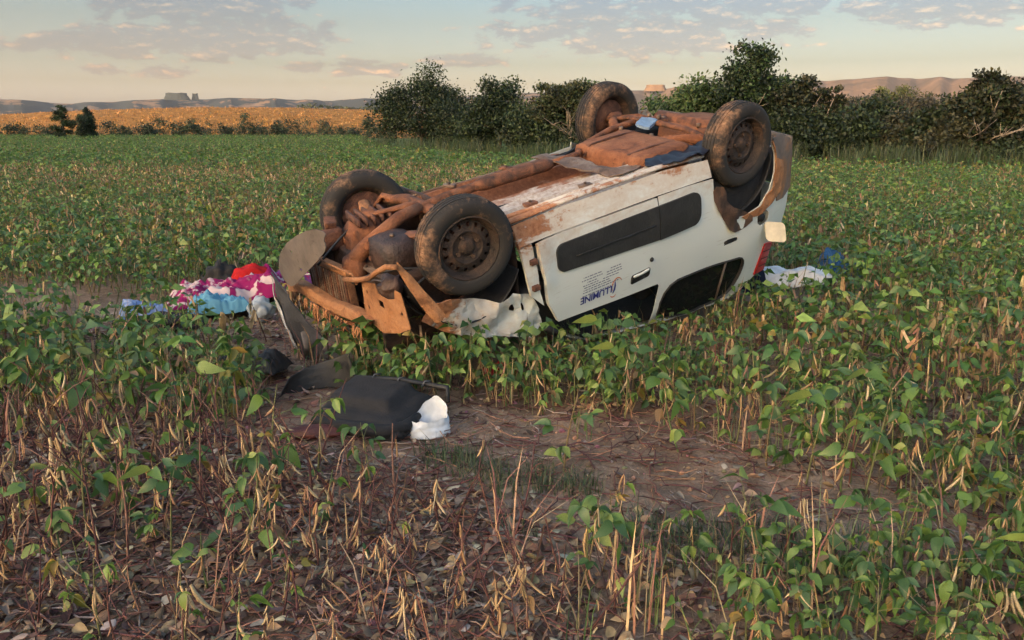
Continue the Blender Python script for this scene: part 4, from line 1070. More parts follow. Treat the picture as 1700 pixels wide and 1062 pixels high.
def bake(p, lod=0, rnd=None):
    """plant -> merged arrays"""
    stems, leaves, pods = p; Vs = []; Ts = []; Cs = []; n = 0
    def put(V, T, c):
        nonlocal n
        Vs.append(V); Ts.append(T + n); Cs.append(np.tile(np.array(c) * (rnd.uniform(.8, 1.2) if rnd else 1), (len(V), 1))); n += len(V)
    for k, (pts, r, c) in enumerate(stems):
        if lod >= 1 and k: continue
        if lod in (1, 2): pts = [pts[0], pts[2] if len(pts) > 2 else pts[1], pts[-1]][::1 if lod == 1 else 2]; r = [.006, .004, .003][:len(pts)]
        V, T = tube_geo(pts, r, 4 if lod == 0 else 3); put(V, T, c)
    for k, (o, m, L, c, v) in enumerate(leaves):
        if lod == 2 and k % 3: continue
        V, T = (LEAF_HI if lod == 0 else LEAF_LO)[v]; g = (1.0, .92, 1.6, 1.0)[lod]
        put(V @ np.array(m).T * L * g + np.array(o), T, c)
    for k, (o, m, L, c, v) in enumerate(pods):
        if lod == 0: V, T = POD_HI[v]
        else:
            if (lod == 2 and k % 3) or (lod == 1 and k % 2): continue
            w = .10; V = np.array([(-w, 0, 0), (w, 0, 0), (w + .1, 0, -1.0), (.1 - w, 0, -1.0)]); T = np.array([(0, 1, 2), (0, 2, 3)])
        put(V @ np.array(m).T * L + np.array(o), T, c)
    return np.concatenate(Vs), np.concatenate(Ts), np.concatenate(Cs)


def scatter_bake(protos, P, idx, rot, scl, tilt=None):
    Vs = []; Ts = []; Cs = []; off = 0
    for k, (V, T, C) in enumerate(protos):
        s = np.where(idx == k)[0]
        if not len(s): continue
        ca, sa = np.cos(rot[s]), np.sin(rot[s]); n = len(V)
        X = (V[None, :, 0] * ca[:, None] - V[None, :, 1] * sa[:, None]) * scl[s][:, None] + P[s, 0][:, None]
        Y = (V[None, :, 0] * sa[:, None] + V[None, :, 1] * ca[:, None]) * scl[s][:, None] + P[s, 1][:, None]
        Z = V[None, :, 2] * scl[s][:, None] + P[s, 2][:, None]
        Vs.append(np.stack([X, Y, Z], -1).reshape(-1, 3)); Ts.append((T[None] + (np.arange(len(s)) * n)[:, None, None]).reshape(-1, 3) + off)
        br = rng.uniform(.78, 1.22, len(s))[:, None, None] * (1 + rng.normal(0, .06, (len(s), 1, 3)))
        Cs.append((C[None] * br).reshape(-1, 3)); off += n * len(s)
    return np.concatenate(Vs), np.concatenate(Ts), np.concatenate(Cs)


def n2(x, y, f, s): return np.array([mnoise.noise(Vector((a * f, b * f, s))) for a, b in zip(x, y)])


def candidates(d0, d1, dens, xmax=1.0):
    """jittered points over the wedge seen by the camera plus a margin either side"""
    step = 1 / math.sqrt(dens); out = []
    yy = np.arange(d0, d1, step)
    for y in yy:
        w = y * .66 + 1.3; xx = np.arange(-w, w, step) + rng.uniform(0, step); q = np.stack([xx, np.full_like(xx, y)], 1)
        out.append(q + rng.uniform(-.45, .45, q.shape) * step)
    return np.concatenate(out)


def zone(P):
    """keep probability and mix of kinds (green, mixed, yellow, dry, stalk) and zone number for each point"""
    n = len(P); x, y = P[:, 0], P[:, 1]
    keep = np.full(n, .95); mix = np.tile(np.array([.60, .26, .04, .10, 0]), (n, 1)); zn = np.zeros(n, int)
    a = n2(x, y, .9, 3.0); b = n2(x, y, .35, 8.0)
    right = (x > .35 * y - .9) & (y < 6)
    mix[right] = [.36, .36, .05, .20, .03]; zn[right] = 1
    beside = (y > 4.7) & (y < 6.3) & (x > -1.2) & (x < 1.75); mix[beside] = [.74, .17, .02, .07, 0]; zn[beside] = 2
    lm = (x < -1.2) & (y > 4.0) & (y < 7); mix[lm] = [.68, .18, .06, .08, 0]; zn[lm] = 3
    fr = (y < 2.95) & (x > .45); mix[fr] = [.66, .18, .04, .10, .02]; zn[fr] = 4
    c = (y < 3.05) & (x > -.05) & (x < .62); mix[c] = [.22, .18, .02, .52, .06]; keep[c] = .8; zn[c] = 5
    dd = in_poly(P, DEAD); mix[dd] = [.055, .055, .01, .28, .60]; keep[dd] = .97; zn[dd] = 6
    far = y > 7.0
    dry = np.clip(b * 1.6 + a * .5, -.6, .6)[far][:, None]
    mix[far] = np.clip(np.array([.74, .17, .04, .05, 0]) + dry * np.array([-.55, .10, .10, .30, 0]), .01, 1)
    bl = (y > 9.0) & (y < 21) & (x < .12 * y + 1); mix[bl] = np.clip(np.array([.44, .18, .24, .14, 0]) + np.clip(b[bl] * 1.5, -.4, .4)[:, None] * np.array([-.6, 0, .4, .3, 0]), .01, 1)
    br = (y > 19) & (y < 28) & (x < .1 * y); mix[br] = [.22, .20, .12, .46, 0]
    gr = (y > 29); mix[gr] = [.80, .12, .05, .03, 0]
    st = (y > 38) & (y < 43) & (x < 3); mix[st] = [.52, .2, .16, .12, 0]
    yr = (y > 23) & (y < 28) & (x > .1 * y); mix[yr] = [.34, .26, .20, .20, 0]
    keep *= np.where(y < 9, np.clip(1.05 + .9 * np.minimum(0, a + .15), .25, 1), 1)
    keep[in_poly(P, TRACK)] = .035; keep[in_poly(P, LANE)] *= .22; keep[in_poly(P, REAR)] *= .25
    keep[in_poly(P, [(-1.0, 4.48), (-.1, 4.58), (.35, 4.5), (.5, 4.9), (-.4, 5.0), (-1.05, 5.05)])] = .95
    keep[y > np.interp(x / y, [-1, -.18, -.15, -.036, .057, .186, 2], [112, 100, 52, 36, 32, 30, 30])] = 0
    keep[in_poly(P, FOOT)] = 0
    keep[in_poly(P, TUFT)] = .06; keep[y < 2.12] = 0
    return keep, mix / mix.sum(1, keepdims=True), zn


KINDS = ['green', 'mixed', 'yellow', 'dry', 'stalk']; NV = 14
rnd = random.Random(5)
HT = {'green': (.30, .46), 'mixed': (.32, .48), 'yellow': (.30, .44), 'dry': (.30, .48), 'stalk': (.26, .50)}
protos = {k: [plant(rnd, k, rnd.uniform(*HT[k])) for _ in range(NV)] for k in KINDS}


def choose(P, density_kind=None):
    keep, mix, zn = zone(P); ok = rng.random(len(P)) < keep; P = P[ok]; mix = mix[ok]; zn = zn[ok]
    k = (rng.random(len(P))[:, None] > mix.cumsum(1)).sum(1).clip(0, 4)
    return P, k, zn


# --- debris spots keep clear of plants
CLEAR = [(-.68, 4.20, .34), (-.50, 4.02, .24), (-1.16, 4.68, .20), (-2.45, 7.0, .46), (-2.1, 7.35, .36), (-2.45, 6.6, .26), (-2.82, 6.32, .22), (-2.1, 6.45, .2), (-1.6, 5.2, .24), (2.45, 7.3, .45), (-.14, 5.05, .16), (-1.0, 4.1, .25), (-.62, 3.85, .34), (-.45, 3.65, .26), (-.85, 3.85, .26), (-1.2, 4.4, .22), (-2.3, 6.1, .16), (-.35, 3.8, .25), (-2.0, 6.1, .3)]


def clear(P):
    k = np.ones(len(P), bool)
    for cx, cy, r in CLEAR: k &= (P[:, 0] - cx) ** 2 + (P[:, 1] - cy) ** 2 > r * r
    return P[k]


STRIP = [(-1.0, 4.48), (-.1, 4.58), (.35, 4.5), (.65, 4.3), (1.5, 5.0), (1.3, 5.3), (.4, 5.1), (-.4, 5.0), (-1.1, 5.1)]
more = candidates(4.2, 5.4, 46); low = candidates(2.1, 3.2, 34)
near = clear(np.concatenate([candidates(2.1, 6.6, 44), more[in_poly(more, STRIP)], low[in_poly(low, [(.45, 2.1), (2.2, 2.1), (2.6, 3.1), (1.8, 2.95), (1.2, 2.66), (.6, 2.66)])]])); near, nk, nz = choose(near)
Pz = np.c_[near, gz(near) - .012]
# the plants that show largest are individuals, the rest of the crop is one mass
score = np.hypot(near[:, 0], near[:, 1]) + np.where(np.abs(near[:, 0]) > near[:, 1] * .615 + .15, 50, 0)
order = np.argsort(score); IND = order[:290]; rest = np.setdiff1d(np.arange(len(near)), IND)

SH = np.where(near[:, 1] < 2.75, .78, 1.0) * np.where((nz == 2) & (near[:, 0] > .15), .72, 1.0)
LEAF_ME = {}; POD_ME = {}


def leaf_mesh(v, c):
    key = (v, c)
    if key not in LEAF_ME:
        V, T = LEAF_HI[v]; LEAF_ME[key] = mesh_np('leaf', V, T, np.tile(c, (len(V), 1))); LEAF_ME[key].materials.append(M['leaf'])
    return LEAF_ME[key]


def pod_mesh(v, c):
    key = (v, c)
    if key not in POD_ME:
        V, T = POD_HI[v]; POD_ME[key] = mesh_np('pod', V, T, np.tile(c, (len(V), 1))); POD_ME[key].materials.append(M['stalk'])
    return POD_ME[key]


STEM_ME = {}


def stem_mesh(kind, i):
    if (kind, i) not in STEM_ME:
        Vs = []; Ts = []; Cs = []; n = 0
        for pts, r, c in protos[kind][i][0]:
            V, T = tube_geo(pts, r, 5); Vs.append(V); Ts.append(T + n); Cs.append(np.tile(c, (len(V), 1))); n += len(V)
        me = mesh_np('stem', np.concatenate(Vs), np.concatenate(Ts), np.concatenate(Cs)); me.materials.append(M['stalk']); STEM_ME[(kind, i)] = me
    return STEM_ME[(kind, i)]


ZN = ['in the open crop', 'in the crop right of the dirt track', 'growing up against the overturned car', 'in the crop beside the scattered clothes', 'in the clump beside the dirt track', 'in the dry clump beside the track', 'in the dead patch with leaf litter']
KN = {'green': 'green leafy soybean plant', 'mixed': 'green soybean with ripe tan pods', 'yellow': 'yellowing soybean plant', 'dry': 'dried soybean hung with tan pods', 'stalk': 'bare dark red soybean stalk'}
for j in IND:
    kind = KINDS[nk[j]]; i = int(rng.integers(NV))
    s = float(rng.uniform(.82, 1.12)) * SH[j]; e = empty('soybean_plant', Matrix.Translation(Pz[j]) @ Matrix.Rotation(float(rng.uniform(0, 6.28)), 4, 'Z') @ Matrix.Scale(s, 4))
    tag(e, KN[kind] + ' ' + ZN[nz[j]], 'plant', kind + ' plants ' + ZN[nz[j]])
    def child(name, me, m):
        o = bpy.data.objects.new(name, me); link(o); o.parent = e; o.matrix_local = m
    child('stem', stem_mesh(kind, i), Matrix())
    for o_, m_, L, c, v in protos[kind][i][1]: child('leaf', leaf_mesh(v, c), Matrix.Translation(o_) @ m_.to_4x4() @ Matrix.Scale(L, 4))
    for o_, m_, L, c, v in protos[kind][i][2]: child('pod' if v < 4 else 'dried_stalk', pod_mesh(v, c), Matrix.Translation(o_) @ m_.to_4x4() @ Matrix.Scale(L, 4))

baked = [[bake(p, l, rnd) for k in KINDS for p in protos[k]] for l in (0, 1, 2, 3)]


def stuff(name, V, T, C, mat, label, cat):
    me = mesh_np(name, V, T, C); me.materials.append(mat); o = bpy.data.objects.new(name, me); link(o); tag(o, label, cat, kind='stuff'); return o


def mass(P, k, lod, sh=1.0):
    v = rng.integers(0, NV, len(P)); return scatter_bake(baked[lod], P, k * NV + v, rng.uniform(0, 6.28, len(P)), rng.uniform(.82, 1.14, len(P)) * sh)


r0 = rest[near[rest, 1] < 4.6]; r1 = rest[near[rest, 1] >= 4.6]
parts_ = [mass(Pz[r0], nk[r0], 0, SH[r0]), mass(Pz[r1], nk[r1], 3, SH[r1])]
q = clear(candidates(6.6, 12, 50)); q, k, _ = choose(q); parts_.append(mass(np.c_[q, gz(q) - .012], k, 1))
q = candidates(12, 24, 26); q, k, _ = choose(q); parts_.append(mass(np.c_[q, np.zeros(len(q))], k, 1))
q = candidates(24, 44, 14); q, k, _ = choose(q); q = q[:]; parts_.append(mass(np.c_[q, np.zeros(len(q))], k, 2))
q = candidates(44, 112, 3.6); ok = q[:, 0] < q[:, 1] * -.02 + 1; q = q[ok]; q, k, _ = choose(q); parts_.append(mass(np.c_[q, gz(q)], k, 2))
off = 0; VV = []; TT = []; CC = []
for V, T, C in parts_: VV.append(V); TT.append(T + off); CC.append(C); off += len(V)
stuff('soybean_crop', np.concatenate(VV), np.concatenate(TT), np.concatenate(CC), M['leaf'], 'mixed green and ripening soybean crop stretching back to the trees', 'crop')
print('crop tris', sum(len(t) for t in TT))

# --- litter of dead leaves and straw on the soil
def litter():
    n = 15000; P = candidates(1.9, 6.8, 1150); keep = np.full(len(P), .15); keep[in_poly(P, DEAD)] = 1.0
    keep[(P[:, 1] < 3.1)] = np.maximum(keep[P[:, 1] < 3.1], .7); keep[in_poly(P, TRACK)] = .07; keep[in_poly(P, FOOT)] = 0; keep *= np.clip(1 + n2(P[:, 0], P[:, 1], 2.2, 6) * 1.1, .1, 1)
    P = P[rng.random(len(P)) < keep]; cols = [(.26, .185, .125), (.18, .115, .08), (.44, .35, .26), (.12, .065, .048), (.33, .235, .14), (.23, .17, .13), (.08, .04, .032)]
    pr = []
    for i in range(14):
        V, T = leaf_geo(1, rnd.uniform(.45, .75), rnd.uniform(-1.1, 1.3), rnd.uniform(-.6, .8), True, rnd.uniform(-.7, .7)); V = V + np.array([(0, 0, .07 * mnoise.noise(Vector(q_) * 6 + Vector((i, 0, 0)))) for q_ in V])
        m = np.array(Matrix.Rotation(rnd.uniform(-.5, .5), 3, 'Y') @ Matrix.Rotation(rnd.uniform(-.6, .6), 3, 'X')); pr.append((V @ m.T, T, np.tile(cols[i % 7], (len(V), 1))))
    Z = gz(P) + rng.uniform(.006, .03, len(P))
    A = scatter_bake(pr, np.c_[P, Z], rng.integers(0, 14, len(P)), rng.uniform(0, 6.28, len(P)), rng.uniform(.022, .066, len(P)))
    stuff('leaf_litter', *A, M['litter'], 'dry fallen leaves covering the soil between the plants', 'leaf litter')
    P = candidates(1.9, 6.5, 520); keep = np.full(len(P), .35); keep[in_poly(P, DEAD)] = .95; keep[in_poly(P, TRACK)] = .5; keep[in_poly(P, FOOT)] = 0; P = P[rng.random(len(P)) < keep]; pr = []
    for i in range(14):
        L = 1.0; V, T = tube_geo([(0, 0, 0), (.35, rnd.uniform(-.12, .12), rnd.uniform(0, .12)), (.7, rnd.uniform(-.2, .2), rnd.uniform(0, .2)), (1, rnd.uniform(-.3, .3), rnd.uniform(-.02, .3))], [.016, .018, .014, .006], 4)
        c = rnd.choice(PODS[2:4] + STALKS * 2 + [(.28, .20, .16), (.22, .15, .12), (.32, .25, .21)]); pr.append((V - np.array([.5, 0, 0]), T, np.tile(c, (len(V), 1))))
    A = scatter_bake(pr, np.c_[P, gz(P) + .008], rng.integers(0, 14, len(P)), rng.uniform(0, 6.28, len(P)), rng.uniform(.06, .24, len(P)))
    stuff('straw', *A, M['stalk'], 'broken stalks and straw lying on the soil', 'straw')


litter()


def clods():
    pr = []; bm = bmesh.new(); bmesh.ops.create_icosphere(bm, subdivisions=1, radius=1); bm.verts.index_update()
    V0 = np.array([v.co for v in bm.verts]); T0 = np.array([[v.index for v in f.verts] for f in bm.faces]); bm.free()
    for i in range(8): pr.append((V0 * np.array([1, rnd.uniform(.6, 1), rnd.uniform(.4, .7)]) * np.array([[rnd.uniform(.7, 1.25)] for _ in V0]), T0, np.tile((rnd.uniform(.20, .36), rnd.uniform(.135, .24), rnd.uniform(.10, .185)), (len(V0), 1))))
    P = candidates(2.2, 7.5, 330); k = np.full(len(P), .22); k[in_poly(P, TRACK)] = .75; k[in_poly(P, LANE)] = .5; k[in_poly(P, FOOT)] = 0; P = P[rng.random(len(P)) < k]
    A = scatter_bake(pr, np.c_[P, gz(P) + .001], rng.integers(0, 8, len(P)), rng.uniform(0, 6.28, len(P)), .004 + .018 * rng.random(len(P)) ** 3); o = stuff('soil_clods', *A, M['litter'], 'small crumbled clods of soil on the dirt track', 'soil')
    o.data.polygons.foreach_set('use_smooth', np.zeros(len(o.data.polygons), bool))


clods()


def blades(name, P, h0, h1, w, cols, label, tufts, n_proto=8, per=26, spread_=.05, mat='leaf', droop=.5):
    pr = []
    for i in range(n_proto):
        Vs = []; Ts = []; Cs = []; n = 0
        for b in range(per):
            a = rnd.uniform(0, 6.28); o = Vector((rnd.uniform(-1, 1), rnd.uniform(-1, 1), 0)) * spread_; d = Vector((math.cos(a), math.sin(a), 0)); h = rnd.uniform(h0, h1); s = Vector((-d.y, d.x, 0)) * w * rnd.uniform(.6, 1.2); l = rnd.uniform(.1, droop) * h
            p0, p1, p2 = o, o + d * l * .35 + Vector((0, 0, h * .6)), o + d * l + Vector((0, 0, h * rnd.uniform(.8, 1)))
            Vs.append(np.array([p0 - s, p0 + s, p1 - s * .8, p1 + s * .8, p2])); Ts.append(np.array([(0, 1, 3), (0, 3, 2), (2, 3, 4)]) + n); Cs.append(np.tile(rnd.choice(cols), (5, 1))); n += 5
        pr.append((np.concatenate(Vs), np.concatenate(Ts), np.concatenate(Cs)))
    A = scatter_bake(pr, P, rng.integers(0, n_proto, len(P)), rng.uniform(0, 6.28, len(P)), rng.uniform(.7, 1.3, len(P)))
    return stuff(name, *A, M[mat], label, 'grass')


# low grass tufts on the near edge of the track and thin weeds through the crop
P = candidates(2.6, 4.2, 130); P = P[in_poly(P, TUFT)]; P = P[n2(P[:, 0], P[:, 1], 2.4, 4) > -.12]
P2 = candidates(2.0, 3.0, 26); P2 = P2[(P2[:, 0] > .9) & (n2(P2[:, 0], P2[:, 1], 1.5, 4) > 0)]
P = np.concatenate([P, P2]); blades('grass_tuft', np.c_[P, gz(P)], .05, .11, .0022, [(.055, .095, .036), (.075, .12, .045), (.10, .13, .055), (.045, .075, .036), (.16, .14, .08)], 'low dark green grass tufts along the dirt track', 1, per=26, spread_=.07, droop=1.3)
P = candidates(2.3, 20, 22); keep, _, _ = zone(P); P = clear(P[rng.random(len(P)) < keep * .9]); P = P[~in_poly(P, DEAD)]
blades('thin_weed', np.c_[P, gz(P)], .16, .36, .0022, [(.10, .16, .06), (.14, .19, .07), (.22, .19, .09), (.08, .13, .06), (.30, .22, .12)], 'thin grassy weeds growing up through the soybean crop', 1, per=9, spread_=.07)
# upright dry straw standing through the crop and the dead patch
P = candidates(2.2, 9, 17); keep, mixp, _ = zone(P); P = clear(P[rng.random(len(P)) < keep * np.where(in_poly(P, DEAD), .5, .4)])
blades('dry_straw', np.c_[P, gz(P)], .14, .42, .0034, [(.40, .27, .15), (.48, .35, .20), (.26, .13, .085), (.16, .065, .05), (.20, .09, .065)], 'upright straw coloured dry stalks standing among the plants', 1, per=6, spread_=.05, mat='stalk', droop=.9)


# ------------------------------------------------------------------ trees and scrub
def crown_geo(rd, clumps, n_leaf, size, cols, up=.25):
    """leaf faces in clumps: clumps = [(centre, radii)]; each leaf is a folded pair of triangles"""
    vol = np.array([r[0] * r[1] * r[2] for _, r in clumps]) ** (2 / 3); cnt = np.maximum(6, (n_leaf * vol / vol.sum())).astype(int)
    Vs = []; Cs = []
    for (c, r), n in zip(clumps, cnt):
        d = rd.normal(size=(n, 3)); d /= np.linalg.norm(d, axis=1, keepdims=True)
        rad = rd.random(n) ** .5 * rd.uniform(.7, 1.2); p = np.array(c) + d * rad[:, None] * np.array(r) * (1 + rd.normal(0, .16, (n, 1)))
        u = rd.normal(size=(n, 3)); u[:, 2] += up; u /= np.linalg.norm(u, axis=1, keepdims=True)
        w = np.cross(u, rd.normal(size=(n, 3))); w /= np.linalg.norm(w, axis=1, keepdims=True) + 1e-9; nn = np.cross(u, w)
        L = size * rd.uniform(.6, 1.35, (n, 1))
        Vs.append(np.stack([p, p + u * L * .5 + w * L * .32 + nn * L * .1, p + u * L, p + u * L * .5 - w * L * .32 + nn * L * .1], 1).reshape(-1, 3))
        tint = np.array(cols)[rd.integers(0, len(cols), n)] * rd.uniform(.6, 1.4, (n, 1)) * rd.uniform(.55, 1.5)
        Cs.append(np.repeat(tint, 4, 0))
    V = np.concatenate(Vs); C = np.concatenate(Cs); k = np.arange(len(V) // 4) * 4
    T = np.concatenate([np.stack([k, k + 1, k + 2], 1), np.stack([k, k + 2, k + 3], 1)]); return V, T, C


DKG = [(.013, .024, .009), (.020, .036, .012), (.030, .048, .016), (.042, .058, .019)]
MDG = [(.045, .085, .024), (.060, .105, .030), (.075, .120, .036), (.050, .080, .026)]
OLV = [(.030, .034, .014), (.046, .047, .019), (.064, .058, .026), (.022, .026, .012)]
YLG = [(.13, .14, .045), (.10, .12, .04), (.16, .15, .06)]
GRY = [(.11, .095, .065), (.085, .08, .05), (.13, .11, .08)]


def tree(name, base, lobes, label, cols, leaf=.11, n_leaf=9000, seed=1, bark='bark', n_clump=34, limbs=9, group=None, trunk_r=.09, bare=0, cat='tree', clump=.66):
    """base: foot of the trunk; lobes: [(dx, dz, half width, half height)] of the crown in metres, seen from the field"""
    rd = np.random.default_rng(seed); rp = random.Random(seed); root = empty(name, Matrix.Translation(base)); tag(root, label, cat, group)
    area = np.array([w * h for _, _, w, h in lobes]); clumps = []
    for (dx, dz, w, h), k in zip(lobes, np.maximum(3, 1.6 * n_clump * area / area.sum()).astype(int)):
        for _ in range(k):
            d = rd.normal(size=3); d /= np.linalg.norm(d); rr = rd.random() ** .4
            c = np.array([dx + d[0] * w * rr * .86, d[1] * w * rr * .75, dz + d[2] * h * rr * .86]); s = min(w, h) * rd.uniform(.55, 1.25) * clump
            clumps.append((c, (s * rd.uniform(.9, 1.4), s * rd.uniform(.9, 1.4), s * rd.uniform(.6, 1.0))))
    me = mesh_np('crown', *crown_geo(rd, clumps, n_leaf, leaf, cols)); me.materials.append(M['crown']); o = bpy.data.objects.new('crown', me); link(o); o.parent = root
    top = max(dz for _, dz, _, _ in lobes); t = MB()
    fork = Vector((rp.uniform(-.1, .1), rp.uniform(-.1, .1), top * .34)); t.tube([Vector((0, 0, -.15)), fork * .5 + Vector((.04, 0, 0)), fork], [trunk_r * 1.3, trunk_r, trunk_r * .85], 7)
    t.build('trunk', M[bark], root)
    pick = rp.sample(range(len(clumps)), min(limbs, len(clumps)))
    for i in pick:
        e = Vector(clumps[i][0]); st = fork * rp.uniform(.55, 1.0); md = st.lerp(e, .5) + Vector((rp.uniform(-.25, .25), rp.uniform(-.25, .25), rp.uniform(-.05, .3)))
        MB().tube([st, st.lerp(md, .5) + Vector((0, 0, .05)), md, e], [trunk_r * .6, trunk_r * .45, trunk_r * .32, .012], 6).build('limb', M[bark], root)
    for i in range(bare):                                   # leafless forked branches showing at the front
        a = rp.uniform(-1.1, 1.1); st = fork * rp.uniform(.5, 1.0); L = rp.uniform(.8, 1.9); e = st + Vector((math.sin(a) * L, -rp.uniform(1.0, 2.0), L * rp.uniform(.35, 1.0)))
        m = MB().tube([st, st.lerp(e, .5) + Vector((.1 * rp.uniform(-1, 1), 0, .12)), e], [trunk_r * .45, trunk_r * .3, .012], 5)
        for _ in range(3): q = st.lerp(e, rp.uniform(.4, .9)); m.tube([q, q + Vector((rp.uniform(-.5, .5), rp.uniform(-.3, .1), rp.uniform(.1, .6)))], [.018, .005], 4)
        m.build('bare_branch', M[bark], root)
    return root


def px_tree(name, px, base_py, d, blobs, label, cols, **kw):
    """blobs: crown lobes measured on the photograph (x, y, half width, half height in its pixels), turned into metres at distance d"""
    b = at(px, base_py, d); b.z = ground_h(b.x, b.y); k = d / F
    kw.setdefault('leaf', .155); kw['n_leaf'] = int(kw['n_leaf'] * 1.5)
    lob = [((x - px) * k, max(.2, (at(px, y, d).z - b.z)), w * k * 1.18, h * k * 1.08) for x, y, w, h in blobs]
    return tree(name, b, lob, label, cols, **kw)


G1 = 'trees along the far edge of the field'
px_tree('field_tree', 700, 240, 57, [(715, 148, 42, 34), (665, 180, 38, 36), (740, 190, 38, 40), (700, 205, 60, 32), (650, 212, 26, 24)], 'broad dark green tree at the end of the tree row', DKG, n_leaf=15000, seed=21, n_clump=60, group=G1)
px_tree('field_tree', 828, 252, 47, [(820, 160, 34, 28), (842, 190, 46, 36), (800, 205, 30, 36), (850, 225, 42, 22)], 'rounded dark tree between two trees of the row', DKG, n_leaf=12000, seed=22, n_clump=46, group=G1)
px_tree('field_tree', 945, 262, 42, [(930, 162, 38, 24), (965, 172, 30, 26), (905, 180, 22, 24)], 'small tree with pale bare branches behind the far wheels', [(.05, .055, .02), (.04, .06, .02), (.07, .07, .03)], n_leaf=6500, seed=23, n_clump=30, bark='palebark', bare=7, group=G1)
px_tree('field_tree', 1005, 262, 50, [(995, 150, 24, 18), (1035, 165, 26, 18), (985, 200, 36, 32), (1040, 215, 36, 30)], 'thin light crowned tree behind the upturned rear wheel', MDG, n_leaf=7000, seed=24, n_clump=34, group=G1)
px_tree('field_tree', 1090, 266, 43, [(1085, 190, 36, 30), (1070, 225, 40, 28)], 'bushy green tree behind the underside of the car', MDG, n_leaf=7000, seed=25, n_clump=30, group=G1)
px_tree('tall_tree', 1232, 268, 38, [(1236, 96, 28, 28), (1240, 130, 42, 30), (1215, 160, 50, 34), (1270, 165, 44, 36), (1245, 205, 60, 40)], 'tallest tree of the row with a pointed crown', DKG + MDG[:1], n_leaf=17000, seed=26, n_clump=70, bark='palebark', bare=3, group=G1)
px_tree('field_tree', 1150, 268, 39, [(1150, 170, 34, 34), (1130, 205, 38, 36), (1170, 225, 40, 34)], 'light green bushy tree below the tallest tree', MDG + YLG[1:2], n_leaf=11000, seed=27, n_clump=44, group=G1)
px_tree('field_tree', 1340, 268, 38, [(1318, 160, 32, 28), (1362, 168, 28, 22), (1300, 200, 34, 30), (1350, 212, 40, 30)], 'straggly dark tree with reddish leaf tips beside the tallest tree', OLV + DKG[:2], n_leaf=9500, seed=28, n_clump=48, bark='palebark', bare=4, group=G1, clump=.42)
px_tree('field_tree', 1620, 268, 36, [(1630, 138, 30, 22), (1605, 168, 40, 30), (1640, 195, 46, 36), (1590, 220, 36, 30)], 'olive tree with twisted pale trunk at the field edge', OLV + DKG[1:3], n_leaf=13000, seed=29, n_clump=56, bark='palebark', bare=6, group=G1, clump=.44)
px_tree('field_tree', 1700, 268, 39, [(1690, 155, 34, 24), (1710, 190, 50, 36), (1680, 225, 46, 34)], 'dense olive tree beyond the twisted pale trunk', OLV, n_leaf=10000, seed=30, n_clump=44, group=G1)
px_tree('field_tree', 1485, 262, 74, [(1470, 160, 26, 14), (1500, 165, 24, 16), (1485, 185, 36, 14)], 'pale yellow-green tree standing beyond the dark scrub', YLG, n_leaf=5000, seed=31, n_clump=26, leaf=.14, group=G1)
G2 = 'shrubs along the far edge of the field'
shr = [(1395, 237, 34, 34, 37, DKG, 'dark green shrub under the straggly tree'), (1440, 228, 34, 34, 39, DKG, 'blue-green shrub between two darker shrubs'), (1490, 232, 36, 34, 37.5, OLV, 'olive shrub in front of the pale yellow tree'), (1540, 236, 34, 32, 37, DKG, 'dark shrub beside the twisted pale trunk'),
       (1425, 203, 36, 20, 55, GRY, 'greyish leafless shrub behind the dark scrub'), (1530, 205, 40, 22, 56, GRY, 'brown-grey shrub behind the olive shrub'), (1310, 240, 40, 30, 37, DKG, 'dark shrub at the foot of the straggly tree'), (1665, 248, 34, 22, 36, DKG, 'low dark shrub at the foot of the olive trees'),
       (1575, 248, 30, 22, 35.5, OLV, 'low olive shrub left of the twisted trunk'), (885, 228, 30, 34, 45, DKG, 'dark shrub right of the rounded tree'), (770, 220, 28, 34, 54, DKG, 'dark shrub filling the gap beside the broad tree'), (940, 236, 40, 26, 43, DKG, 'dark shrub behind the pale bare branches'), (1215, 245, 50, 26, 37.5, DKG, 'dark shrub under the tallest tree'), (1120, 246, 40, 24, 38.5, MDG, 'green shrub under the light green tree'),
       (790, 240, 26, 16, 49, DKG, 'low dark shrub at the foot of the rounded tree'), (1020, 240, 40, 26, 42, DKG, 'dark shrub under the thin light tree')]
for i, (x, y, w, h, d, cols, lab) in enumerate(shr):
    y -= 8; h += 8; w *= 1.15
    px_tree('shrub', x, 268, d, [(x, y, w, h), (x - w * .4, y + h * .4, w * .7, h * .6), (x + w * .4, y + h * .35, w * .7, h * .65)], lab, cols, n_leaf=9000, seed=50 + i, n_clump=26, limbs=5, trunk_r=.05, group=G2, cat='shrub', clump=.6)
# the lone pair at the left and the line of low trees at the foot of the golden slope
px_tree('field_tree', 108, 231, 96, [(109, 181, 6, 7), (104, 193, 9, 8), (112, 203, 10, 8), (102, 214, 9, 7), (108, 222, 12, 7)], 'slimmer tree of the lone pair in the open field', DKG, n_leaf=3500, seed=71, n_clump=20, leaf=.16, group='lone pair of trees')
px_tree('field_tree', 142, 231, 98, [(148, 185, 6, 7), (140, 197, 10, 8), (151, 206, 11, 9), (136, 212, 9, 8), (144, 220, 16, 8)], 'bushier tree of the lone pair in the open field', DKG, n_leaf=5000, seed=72, n_clump=26, leaf=.16, group='lone pair of trees')
rp = random.Random(3); G3 = 'low trees lining the foot of the golden slope'
BLG = [(.030, .048, .026), (.040, .058, .028), (.05, .06, .03)]
line = [(-60, 12, 18), (-15, 10, 24), (30, 9, 26), (70, 8, 30), (182, 11, 20), (205, 6, 16), (242, 11, 18), (268, 15, 22), (295, 10, 22), (322, 12, 22), (350, 9, 18), (375, 12, 20), (398, 10, 16), (413, 18, 17), (436, 11, 18), (462, 13, 18), (485, 14, 22), (512, 14, 22), (538, 14, 20), (566, 11, 14), (590, 13, 18), (612, 18, 18), (640, 15, 22)]
